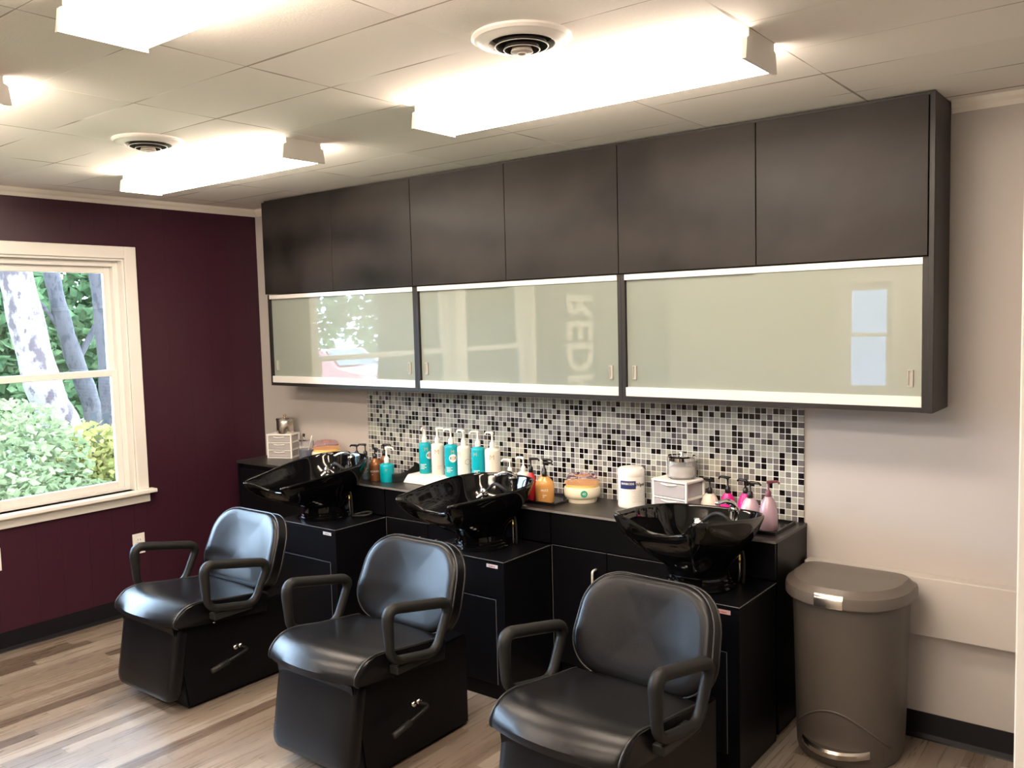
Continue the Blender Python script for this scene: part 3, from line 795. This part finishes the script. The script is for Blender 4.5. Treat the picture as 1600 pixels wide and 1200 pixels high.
def bottle(label, x, y, r, hb, ht, m, mp, yaw, shape='round', z=CT, group=None, style=0, sy=1., name='pump_bottle', texts=(), rz=0., cr=.011):
    t = thing(name, label, 'bottle', (x, y, z), rz, group)
    if shape == 'straight': pr = [(0, 0), (r * .93, 0), (r, .006), (r, hb - .012), (r * .95, hb - .004), (r * .80, hb), (r * .45, hb + .002), (r * .40, hb + .006), (0, hb + .006)]
    elif shape == 'shoulder': pr = [(0, 0), (r * .94, 0), (r, .006), (r, hb * .66), (r * .95, hb * .76), (r * .72, hb * .88), (r * .46, hb * .96), (r * .42, hb), (0, hb)]
    else: pr = [(0, 0), (r * .90, 0), (r * .98, .008), (r, hb * .35), (r * .93, hb * .62), (r * .72, hb * .84), (r * .48, hb * .96), (r * .42, hb), (0, hb)]
    obj('body', lathe(bm(), pr, 36, sy=sy), m, t, True, 50)
    obj('pump', pump_bm(hb - .001, ht - hb, yaw - rz, style, cr), mp, t, True, 50)
    for kind, arg, size, ang, zz, tm in texts:
        R = r + .0003
        if kind == 't': b = wrap(text_bm(arg, size), R, ang, zz)
        elif kind == 'disc': b = wrap(disc_bm(size, arg), R, ang, zz)
        elif kind == 'lines':
            b = bm()
            for i in range(arg):
                wd = size * (1 - .25 * (i % 3 == 1) - .3 * (i == arg - 1)); c = patch_bm(wd, .0028, 6)
                for v in c.verts: v.co.y -= i * .0075; v.co.x -= (size - wd) / 2
                me = bpy.data.meshes.new('x'); c.to_mesh(me); b.from_mesh(me); c.free(); bpy.data.meshes.remove(me)
            b = wrap(b, R, ang, zz)
        if sy != 1.:
            for v in b.verts: v.co.y *= sy
        obj('print', b, tm, t)
    return t
# white tray stand with six tall pump bottles
RB = CT + .040
TW = math.atan2(3.0, 3.3)
t = thing('display_tray', 'white display tray under the six tall teal and white bottles', 'tray', (1.440, -.205, CT))
b = bm(); pr = [(0, 0), (.195, 0), (.195, .040), (.035, .040), (.0, .006)]
r = [[b.verts.new((x, y, z)) for y, z in pr] for x in (0, .60)]
for i in range(5): b.faces.new((r[0][i], r[0][(i + 1) % 5], r[1][(i + 1) % 5], r[1][i]))
b.faces.new(r[0]); b.faces.new(r[1][::-1]); bmesh.ops.bevel(b, geom=list(b.edges), offset=.004, segments=2, affect='EDGES')
obj('tray_body', b, M_WHITE, t)
obj('rear_lip', bx(.01, .59, .185, .195, .038, .055, bev=.002), M_WHITE, t)
six = [(1.501, .0315, M_TEAL, 'first from the left', -1.2), (1.592, .033, M_CREAMB, 'second from the left', .25), (1.687, .0345, M_TEAL, 'third from the left', PI + .2), (1.774, .034, M_CREAMB, 'fourth from the left', PI + .1), (1.869, .0345, M_TEAL, 'fifth from the left', PI + .8), (1.963, .0385, M_CREAMB, 'last on the right', PI + .15)]
for i, (x, r, m, lb, yaw) in enumerate(six):
    white = m is M_CREAMB
    if white: tx = [('t', 'M', .036, TW + (-.15 if i != 3 else -.9), .123, M_GOLD)] + ([('disc', .0125, .0155, TW + .55, .085, M_GOLD)] if i == 3 else [('lines', 3, .022, TW + .3, .05, M_SALMON)])
    else:
        tx = [('lines', 4, .034, TW - .35, .050, M_PRINTW), ('t', 'M', .026, TW + (-.45 if i == 4 else .2), .130, M_GOLD)]
        if i != 4: tx += [('disc', 0, .021, TW + (.85 if i == 0 else .25), .098, M_PRINTW), ('disc', 0, .011, TW + (.85 if i == 0 else .25) + .02, .098, M_SALMON)]
    for q in tx: pass
    bottle(('tall white pump bottle, ' if white else 'tall teal pump bottle, ') + lb + ' on the white tray', x, -.095, r, .163, .249, m, M_WHITE, yaw, 'straight', RB, 'tall bottles on the white tray', texts=tx, cr=.0135)
# other bottles
bottle('dark bottle with black pump mostly hidden behind the left basin rim', 1.068, -.185, .028, .115, .173, M_BROWN, M_BLKP, PI + .3, 'shoulder', style=1)
bottle('slim blue-grey pump bottle right behind the left basin', 1.180, -.225, .026, .125, .192, M_BLUEG, M_BLKP, PI + .6, 'shoulder', texts=[('lines', 4, .026, TW, .06, M_PRINTW)])
bottle('copper brown pump bottle with white print, front one of two brown bottles', 1.258, -.228, .033, .120, .176, M_BROWN, M_BLKP, -.3, 'shoulder', texts=[('t', 'REDKEN', .013, TW - .1, .052, M_PRINTW), ('lines', 1, .012, TW - .4, .035, M_PRINTW)], style=1)
bottle('red-brown pump bottle behind the copper brown one', 1.245, -.148, .030, .122, .185, M_BROWN2, M_BLKP, .4, 'shoulder', style=1)
bottle('short squat teal pump bottle left of the white tray', 1.343, -.225, .038, .096, .188, M_TEAL, M_WHITE, .3, 'straight', texts=[('t', 'M', .016, TW, .066, M_GOLD)], cr=.0135)
bottle('white pump bottle behind the middle basin, left of the pair', 2.090, -.120, .030, .095, .165, M_CREAMB, M_WHITE, PI + .3, 'straight')
bottle('white pump bottle behind the middle basin, right of the pair', 2.165, -.110, .030, .105, .180, M_CREAMB, M_WHITE, PI + .1, 'straight')
# dark tray with red and amber bottles
t = thing('bottle_tray', 'low black tray under the red and amber bottles', 'tray', (2.262, -.275, CT))
b = bm(); box(b, 0, .20, 0, .20, 0, .005); 
for q in ((0, .20, 0, .006), (0, .20, .194, .20), (0, .006, .006, .194), (.194, .20, .006, .194)): box(b, *q, .005, .014)
obj('tray_body', b, M_BLKP, t)
bottle('red pump bottle on the black tray beside two amber bottles', 2.293, -.222, .0225, .130, .196, M_RED, M_BLKP, .35, 'shoulder', z=CT + .005)
bottle('amber pump bottle at the back of the black tray', 2.345, -.188, .036, .118, .192, M_AMBERD, M_BLKP, .2, 'shoulder', z=CT + .005)
bottle('amber pump bottle with pale print at the front of the black tray', 2.378, -.232, .0435, .118, .186, M_AMBER, M_BLKP, -.2 + .4, 'shoulder', z=CT + .005, sy=.72, rz=TW * .8, texts=[('t', 'FRIZZ', .013, .0, .058, M_PRINTW), ('lines', 2, .018, .0, .036, M_PRINTW)])
# right-hand tray and bottles
t = thing('bottle_tray', 'low black tray at the right end of the worktop', 'tray', (3.275, -.270, CT))
b = bm(); box(b, 0, .20, 0, .22, 0, .005)
for q in ((0, .20, 0, .006), (0, .20, .214, .22), (0, .006, .006, .214), (.194, .20, .006, .214)): box(b, *q, .005, .014)
obj('tray_body', b, M_BLKP, t)
bottle('cream bottle with black pump beside the two-drawer box', 3.112, -.060, .039, .090, .152, M_CREAMB, M_BLKP, PI - .2, 'round')
bottle('magenta bottle with black pump between cream and pink bottles', 3.188, -.050, .034, .098, .168, M_MAG, M_BLKP, PI - .1, 'round', style=1)
bottle('magenta bottle hidden behind the pearl pink bottle', 3.262, -.040, .033, .103, .160, M_MAG, M_BLKP, PI - .3, 'round')
bottle('pearl pink bottle with black pump left of the lilac bottle', 3.315, -.120, .039, .098, .164, M_PINK, M_BLKP, .2, 'round', z=CT + .005, style=1)
bottle('tall lilac bottle with mauve pump at the right end of the worktop', 3.420, -.195, .0355, .128, .190, M_LILAC, M_MAUVE, .6, 'round', z=CT + .005)
# yellow balm tubs
def tub(label, x, y, z, r, h):
    t = thing('balm_tub', label, 'tub', (x, y, z), 0, 'yellow balm tubs')
    k = h / .128
    obj('pot', lathe(bm(), [(0, 0), (r * .80, 0), (r * .82, .004 * k), (r * .84, .018 * k), (r * .95, .024 * k), (r, .036 * k), (r * 1.0, .060 * k), (r * .96, .068 * k), (r * .90, .070 * k), (r * .88, .066 * k), (0, .066 * k)], 44), M_YELP, t, True, 40)
    obj('balm', lathe(bm(), [(r * .86, .066 * k), (r * .90, .0705 * k), (r * .85, .080 * k), (r * .80, .084 * k), (0, .086 * k)], 40), M_YEL, t, True, 40)
    l = obj('lid', lathe(bm(), [(r * .90, .084 * k), (r * .98, .086 * k), (r * .98, .094 * k), (r * .86, .100 * k), (r * .80, .118 * k), (r * .70, .126 * k), (r * .45, .128 * k), (r * .40, .120 * k), (0, .120 * k)], 44), M_PINKLID, t, True, 40)
    obj('label_mark', wrap(disc_bm(.016), r, TW - .05, .047 * k), M_GREENP, t)
    obj('print', wrap(text_bm('40', .018, .0002), r + .001, TW - .05, .047 * k), M_PRINTW, t)
    return t
tub('round yellow balm tub with clear pink lid beside the wipes', 2.498, -.105, CT, .084, .128)
tub('round yellow balm tub with clear pink lid behind the left basin', .742, -.125, LT, .084, .132)
# wipes canister
t = thing('wipes_canister', 'white wipes canister with dark blue label on the worktop', 'canister', (2.748, -.085, CT))
r = .0605
obj('body', lathe(bm(), [(0, 0), (r * .96, 0), (r, .005), (r, .012), (r * .985, .016), (r * .985, .140), (r * .97, .144), (0, .144)], 44), M_WHITE, t, True, 40)
obj('lid', lathe(bm(), [(r * .99, .140), (r * 1.01, .144), (r * .98, .166), (r * .88, .174), (r * .7, .177), (0, .177)], 44), M_WHITE, t, True, 40)
obj('label_panel', wrap(patch_bm(.074, .036), r, TW - .50, .105), M_NAVY, t)
obj('print', wrap(text_bm('BARBICIDE', .0122, .0003, .0002), r + .0008, TW - .50, .110), M_PRINTW, t)
obj('print', wrap(text_bm('Wipes', .0205, .0003, .0003), r + .0002, TW + .47, .106), M_PRINTD, t)
b = bm()
for i in range(7):
    c = patch_bm(.05 - .01 * (i % 3), .0016, 8)
    for v in c.verts: v.co.y -= i * .008
    me = bpy.data.meshes.new('x'); c.to_mesh(me); b.from_mesh(me); c.free(); bpy.data.meshes.remove(me)
obj('print', wrap(b, r, TW + .25, .078), mat('grey_print', (.55, .52, .45), .5), t)
# drawer boxes
def drawers(label, x, y, z, w, d, h, n, rz, group='small plastic drawer boxes'):
    t = thing('drawer_box', label, 'drawer box', (x, y, z), rz, group)
    b = bm(); f = .009
    for sx in (-1, 1):
        for sy in (-1, 1):
            box(b, sx * w / 2 - (f if sx > 0 else 0), sx * w / 2 + (f if sx < 0 else 0), sy * d / 2 - (f if sy > 0 else 0), sy * d / 2 + (f if sy < 0 else 0), 0, h - .006)
    box(b, -w / 2 - .002, w / 2 + .002, -d / 2 - .002, d / 2 + .002, h - .010, h, bev=.003)
    for i in range(n):
        zz = (h - .010) * i / n
        box(b, -w / 2 + f, w / 2 - f, -d / 2, d / 2, zz, zz + .006)
        for sx in (-1, 1): box(b, sx * w / 2 - (f * .6 if sx > 0 else 0), sx * w / 2 + (f * .6 if sx < 0 else 0), -d / 2 + f, d / 2 - f, zz, zz + .010)
    obj('frame', b, M_WHITE, t)
    for i in range(n):
        z0 = (h - .010) * i / n + .008; z1 = (h - .010) * (i + 1) / n - .003
        b = bm(); box(b, -w / 2 + f + .001, w / 2 - f - .001, -d / 2 - .001, d / 2 - .004, z0, z1, bev=.002)
        dr = obj('drawer', b, M_FROST, t)
        b = bm(); tube(b, smooth_path([(-w * .22, -d / 2 - .002, z1 - .004), (0, -d / 2 - .007, z1 - .008), (w * .22, -d / 2 - .002, z1 - .004)], 5), .0028, 8)
        obj('pull', b, M_WHITE, dr, True)
    return t
drawers('white three-drawer plastic box with a steel canister on top', .318, -.102, LT, .165, .110, .147, 3, 24 * D2R)
drawers('white two-drawer plastic box with a glass jar on top', 2.986, -.098, CT, .178, .135, .150, 2, -9 * D2R)
# steel canister
t = thing('steel_canister', 'small brushed steel canister on the three-drawer box', 'canister', (.338, -.100, LT + .147))
obj('body', lathe(bm(), [(0, 0), (.049, 0), (.051, .003), (.051, .078), (.050, .080), (0, .080)], 36), M_STEEL, t, True, 40)
l = obj('lid', lathe(bm(), [(.050, .080), (.053, .081), (.053, .091), (.049, .095), (.012, .097), (0, .097)], 36), M_STEEL, t, True, 40)
obj('knob', lathe(bm(), [(.005, .096), (.005, .103), (.009, .107), (.009, .113), (0, .117)], 18), M_BRASS, l, True, 40)
# cotton jar with chrome lid
t = thing('cotton_jar', 'clear jar of cotton with chrome lid on the two-drawer box', 'jar', (2.996, -.085, CT + .150))
obj('jar', lathe(bm(), [(0, 0), (.055, 0), (.060, .004), (.062, .014), (.062, .074), (.060, .078), (.057, .076), (.057, .014), (.054, .006), (0, .005)], 44), M_CLEAR, t, True, 40)
obj('cotton', lathe(bm(), [(0, .007), (.050, .008), (.055, .018), (.054, .042), (.040, .052), (.020, .047), (0, .050)], 30), M_COTTON, t, True)
b = lathe(bm(), [(.0, .046), (.012, .044), (.014, .062), (.008, .070), (0, .072)], 16); b.transform(Matrix.Translation((.03, .01, 0)))
obj('cotton_tuft', b, M_COTTON, t, True)
l = obj('lid', lathe(bm(), [(.058, .076), (.0645, .078), (.0645, .092), (.058, .098), (.02, .101), (0, .101)], 44), M_CHROME, t, True, 35)
obj('knob', lathe(bm(), [(.006, .100), (.006, .106), (.010, .110), (0, .114)], 18), M_CHROME, l, True)
# disinfectant jar with blue liquid
t = thing('disinfectant_jar', 'clear jar of blue liquid with chrome lid and comb, beside the three-drawer box', 'jar', (.548, -.115, LT))
obj('jar', lathe(bm(), [(0, 0), (.040, 0), (.044, .004), (.045, .012), (.045, .110), (.043, .114), (.042, .110), (.042, .014), (.038, .006), (0, .006)], 40), M_CLEAR, t, True, 40)
obj('liquid', lathe(bm(), [(0, .0065), (.037, .007), (.0415, .015), (.0415, .062), (0, .062)], 36), M_BLUEQ, t, True, 40)
obj('print', wrap(text_bm('BARBICIDE', .013, .0002), .0455, TW - .2, .083), M_PRINTW, t)
l = obj('lid', lathe(bm(), [(.020, .116), (.036, .116), (.037, .119), (.034, .122), (.010, .124), (.006, .134), (.010, .140), (0, .146)], 30), M_CHROME, t, True, 40)
for v in l.data.vertices: v.co.x -= .018; v.co.z += .001
b = bm(); tube(b, [(-.018, 0, .146), (-.018, 0, .158)], [.009, .007], 12); obj('knob', b, M_BLKP, l, True)
b = bm(); tube(b, [(.012, -.004, .030), (.056, .0, .150)], .0028, 8); obj('comb_handle', b, M_WHITE, t, True)
# black wedge-shaped neck rest
t = thing('neck_rest', 'black rubber basin neck rest lying left of the white tray', 'neck rest', (1.405, -.145, CT), 80 * D2R)
b = bm(); rows = []
for k in range(13):
    u = -1 + 2 * k / 12; x = .085 * u; zt = .058 + .018 * u - .022 * (1 - u * u)
    rows.append([b.verts.new((x, y, z)) for y, z in ((-.030 + .012 * u * u, .002), (-.026 + .012 * u * u, .014), (-.004, zt), (.018, zt + .006), (.030, zt - .008), (.028, .002))])
for A, B in zip(rows, rows[1:]):
    for i in range(6): b.faces.new((A[i], A[(i + 1) % 6], B[(i + 1) % 6], B[i]))
b.faces.new(rows[0]); b.faces.new(rows[-1][::-1])
obj('pad', b, M_BLKP, t, True, 50)

# ------------------------------------------------------------------ outdoors
def bark(name, a, c, s=9.):
    m = mat(name, a, .85); g = NT(m); _, v = g.xyz()
    mp = g.n('Mapping'); mp.inputs['Scale'].default_value = (1, 1, .55); g.l(v, mp.inputs['Vector'])
    n = g.noise(mp.outputs[0], s, 4, .6)
    g.l(g.ramp(n, [(.40, a), (.48, c), (.62, c), (.66, a)]), g.b.inputs['Base Color']); g.bump(n, .6, .02); return m
M_SYC = bark('mottled_bark', (.030, .016, .015), (.110, .084, .076), 7.)
M_BARK = bark('dark_bark', (.009, .006, .0065), (.024, .017, .017), 12.)
def leaf_m(name, c1, c2, c3):
    m = bpy.data.materials.new(name); m.use_nodes = True; t = m.node_tree; t.nodes.clear()
    o = t.nodes.new('ShaderNodeOutputMaterial'); mx = t.nodes.new('ShaderNodeMixShader'); d = t.nodes.new('ShaderNodeBsdfDiffuse'); tr = t.nodes.new('ShaderNodeBsdfTranslucent')
    tc = t.nodes.new('ShaderNodeTexCoord'); n = t.nodes.new('ShaderNodeTexNoise'); n.inputs['Scale'].default_value = 2.6; n.inputs['Detail'].default_value = 6; n.inputs['Roughness'].default_value = .8
    r = t.nodes.new('ShaderNodeValToRGB'); e = r.color_ramp; e.elements.new(.5)
    for el, (p, c) in zip(e.elements, ((.32, c1), (.5, c2), (.68, c3))): el.position = p; el.color = (*c, 1)
    t.links.new(tc.outputs['Object'], n.inputs['Vector']); t.links.new(n.outputs['Fac'], r.inputs[0])
    for q in (d, tr): t.links.new(r.outputs[0], q.inputs[0])
    mx.inputs[0].default_value = .45
    t.links.new(d.outputs[0], mx.inputs[1]); t.links.new(tr.outputs[0], mx.inputs[2]); t.links.new(mx.outputs[0], o.inputs[0]); return m
M_LEAF = leaf_m('tree_leaves', (.022, .042, .022), (.068, .105, .046), (.150, .180, .085))
M_LEAFY = leaf_m('yellow_bush_leaves', (.070, .085, .026), (.160, .145, .042), (.240, .175, .066))
M_LEAFB = leaf_m('pale_bush_leaves', (.048, .068, .030), (.125, .138, .066), (.225, .205, .108))
def leaves(b, c, rad, n, size):
    for _ in range(n):
        while True:
            p = Vector((random.uniform(-1, 1), random.uniform(-1, 1), random.uniform(-1, 1)))
            if .2 < p.length < 1: break
        p = Vector((c[0] + p.x * rad[0], c[1] + p.y * rad[1], c[2] + p.z * rad[2]))
        u = Vector((random.gauss(0, 1), random.gauss(0, 1), random.gauss(0, .6))).normalized(); w = u.cross(Vector((random.gauss(0, 1), random.gauss(0, 1), random.gauss(0, 1)))).normalized()
        s = size * random.uniform(.6, 1.3)
        b.faces.new([b.verts.new(p + u * s), b.verts.new(p + w * s * .5), b.verts.new(p - u * s * .8), b.verts.new(p - w * s * .5)])
GZ = -.5
tag(obj('lawn', bx(-30, -.6, -16, 22, GZ - .1, GZ), mat('grass_ground', (.08, .14, .04), .9)), 'grassy ground outside the window', 'ground', kind='structure')
def leaning(name, pts, rr, m, label, branches=()):
    t = thing(name, label, 'tree', pts[0])
    o = Vector(pts[0]); b = bm(); P = smooth_path(pts, 6); N = len(P)
    tube(b, [p - o for p in P], [rr[0] + (rr[1] - rr[0]) * i / (N - 1) + .008 * math.sin(i * 1.7) for i in range(N)], 16)
    obj('trunk', b, m, t, True)
    for br in branches:
        b = bm(); Q = smooth_path(br[0], 5); tube(b, [p - o for p in Q], [br[1] * (1 - .7 * i / (len(Q) - 1)) for i in range(len(Q))], 8); obj('branch', b, m, t, True)
    return t
t = leaning('sycamore_tree', [(-5, 1.42, GZ), (-5, 1.10, .40), (-5, .86, 1.05), (-5, .66, 2.2), (-5, .50, 3.4), (-5, .30, 5), (-5.2, .2, 7.5)], (.21, .12), M_SYC, 'leaning tree trunk with pale mottled bark outside the window')
b = bm(); leaves(b, (-.3, -1.0, 7.6), (2.4, 2.6, 1.6), 1500, .12); obj('foliage', b, M_LEAF, t)
t = leaning('dark_tree', [(-6.5, 2.25, GZ), (-6.5, 2.12, .6), (-6.5, 1.92, 1.3), (-6.5, 1.75, 2.1), (-6.6, 1.7, 3.2), (-6.5, 1.6, 6.2)], (.13, .07), M_BARK, 'thin dark tree trunk in the middle of the window view', [([(-6.5, 1.95, 1.2), (-6.4, 2.25, 1.8), (-6.4, 2.45, 2.6)], .05), ([(-6.5, 1.9, 1.4), (-6.5, 1.6, 1.9), (-6.5, 1.2, 2.3)], .04)])
b = bm(); leaves(b, (0, -.6, 6.4), (1.6, 1.8, 1.4), 1000, .12); obj('foliage', b, M_LEAF, t)
t = leaning('dark_tree', [(-5.4, 1.86, GZ), (-5.4, 1.80, .6), (-5.4, 1.78, 1.6), (-5.4, 1.72, 3.2), (-5.4, 1.9, 6.)], (.12, .09), M_BARK, 'dark upright tree trunk beside the right window stile')
b = bm(); leaves(b, (0, .6, 6.0), (1.4, 1.6, 1.2), 900, .12); obj('foliage', b, M_LEAF, t)
for i, (x, y, h, rx) in enumerate(((-8.5, 1.2, 2.0, 1.6), (-9.2, 3.6, 2.4, 1.9), (-10, 6.2, 2.6, 2.2), (-9.5, -1.6, 2.6, 2.0), (-11.5, 2.2, 4.0, 2.3), (-11.5, 5.0, 4.4, 2.6))):
    t = thing('leafy_tree', ['green leafy tree straight behind the mottled trunk', 'green leafy tree behind the dark trunks', 'green leafy tree furthest right beyond the window', 'green leafy tree furthest left beyond the window', 'tall green tree high behind the mottled trunk', 'tall green tree high behind the dark trunks'][i], 'tree', (x, y, GZ), 0, 'trees beyond the window')
    b = bm(); tube(b, [(0, 0, 0), (.1, .1, h * .8), (0, .2, h * 1.3)], [.14, .11, .05], 10); obj('trunk', b, M_BARK, t, True)
    b = bm(); leaves(b, (0, 0, h), (rx, rx, h * .85), 4200, .13); obj('foliage', b, M_LEAF, t)
for i, (x, y, z, r, m, lb) in enumerate(((-3.9, .15, .25, (.75, .55, .75), M_LEAFB, 'pale green bush at the left of the window view'), (-4.2, .95, .05, (.6, .55, .62), M_LEAFY, 'yellow-green bush under the mottled trunk'), (-4.4, 1.65, .10, (.6, .50, .62), M_LEAFY, 'yellow-green bush at the right of the window view'), (-3.2, -.30, -.05, (.6, .6, .60), M_LEAFB, 'low pale bush just outside the glass'), (-3.4, .55, -.25, (.5, .5, .45), M_LEAFB, 'low pale bush below the yellow ones'))):
    t = thing('garden_bush', lb, 'bush', (x, y, GZ), 0, 'bushes outside the window')
    b = bm()
    for k in range(6): tube(b, [(random.uniform(-.1, .1), random.uniform(-.1, .1), 0), (random.uniform(-r[0], r[0]) * .5, random.uniform(-r[1], r[1]) * .5, z - GZ)], [.015, .006], 6)
    obj('stems', b, M_BARK, t)
    b = bm(); leaves(b, (0, 0, z - GZ), r, 2400, .055); obj('foliage', b, m, t)

# street beyond the far end of the plum wall (seen mirrored in the left glass cupboard)
tag(obj('street', bx(-20, -8.6, -60, -7.5, GZ, GZ + .012), mat('asphalt', (.035, .035, .037), .9)), 'grey asphalt street outside, seen mirrored', 'street', kind='structure')
tag(obj('sky_screen_wall', bx(-2, 9, RY - 3.4, RY - 3.2, GZ, 4.2), mat('sky_screen_siding', (.095, .092, .105), .8)), 'siding wall added outside the narrow window to dim its reflection', 'wall', kind='structure')  # added wall, keeps bright sky out of the narrow window's reflection
t = thing('car', 'red car parked in the street, seen mirrored in the left glass cupboard', 'car', (-12.6, -11.85, GZ + .012), 0)
M_CARRED = mat('red_car_paint', (.24, .012, .014), .25, coat=.6); M_CARGL = mat('car_glass', (.02, .022, .025), .05)
b = bm(); pr = [(-2.0, .35), (-2.05, .75), (-1.75, .95), (-1.2, 1.02), (-.75, 1.42), (.35, 1.45), (1.0, 1.02), (1.85, .88), (2.05, .70), (2.05, .35)]
rows = [[b.verts.new((x, y * (.92 if z < 1.1 else .76) if abs(y) > .8 else y, z if abs(y) < .8 else z - .02)) for x, z in pr] for y in (-.86, -.7, .7, .86)]
for A, B in zip(rows, rows[1:]):
    for i in range(len(pr)): b.faces.new((A[i], A[(i + 1) % len(pr)], B[(i + 1) % len(pr)], B[i]))
b.faces.new(rows[0]); b.faces.new(rows[-1][::-1])
obj('car_body', b, M_CARRED, t, True, 35)
b = bm(); b.faces.new([b.verts.new(q) for q in ((.40, -.60, 1.42), (1.0, -.66, 1.045), (1.0, .66, 1.045), (.40, .60, 1.42))])
for v in b.verts: v.co.x += .015; v.co.z += .012
obj('windscreen', b, M_CARGL, t)
for y in (-.6, .6): obj('headlight', bx(2.0, 2.07, y - .16, y + .16, .66, .80, bev=.03), mat('headlight_glass', (.8, .8, .8), .1), t)
obj('bumper', bx(1.98, 2.12, -.78, .78, .36, .56, bev=.04), M_CARGL, t)
for x in (-1.3, 1.3):
    for y in (-.76, .76):
        b = lathe(bm(), [(0, -.1), (.30, -.1), (.33, -.07), (.33, .07), (.30, .1), (0, .1)], 24); b.transform(Matrix.Translation((x, y, .33)) @ Matrix.Rotation(PI / 2, 4, 'X'))
        obj('wheel', b, M_RUBBER, t, True, 40)
for i in range(8):  # tree row added to block bright sky in the left cupboard glass
    t = thing('sky_screen_tree', ['nearest', 'second', 'third', 'fourth', 'fifth', 'sixth', 'seventh', 'furthest'][i] + ' tree in the added row beyond the red car, dimming the mirrored sky', 'tree', (-23 - (i % 2) * 2.5, -13 - i * 6.2, GZ), 0, 'added sky-dimming trees')
    b = bm(); tube(b, [(0, 0, 0), (.1, .1, 1.4), (0, .2, 3.0)], [.2, .16, .08], 8); obj('trunk', b, M_BARK, t, True)
    b = bm(); leaves(b, (0, 0, 2.6), (3.2, 3.9, 2.4), 2200, .30); obj('foliage', b, M_LEAF, t)

# ------------------------------------------------------------------ light and camera
w = bpy.data.worlds.new('World'); S.world = w; w.use_nodes = True
bg = w.node_tree.nodes['Background']; bg.inputs[0].default_value = (.54, .74, 1., 1); bg.inputs[1].default_value = 42.0
cam = bpy.data.cameras.new('Camera'); co = bpy.data.objects.new('Camera', cam); COL.objects.link(co)
cam.sensor_fit = 'HORIZONTAL'; cam.sensor_width = 36; cam.lens = 36 * 1364.95 / 1600; cam.clip_start = .02
r = Vector((0.7912402, 0.61096718, -0.02565247)); u = Vector((-0.02571755, 0.07515978, 0.99683981)); f = Vector((-0.61096444, 0.78808002, -0.07518202))
co.matrix_world = Matrix(((r.x, u.x, -f.x, 4.69323815), (r.y, u.y, -f.y, -3.44329463), (r.z, u.z, -f.z, 1.61624154), (0, 0, 0, 1)))
S.camera = co
vs = S.view_settings; vs.view_transform = 'Standard'; vs.look = 'None'; vs.exposure = 0; vs.gamma = 1; vs.use_curve_mapping = False
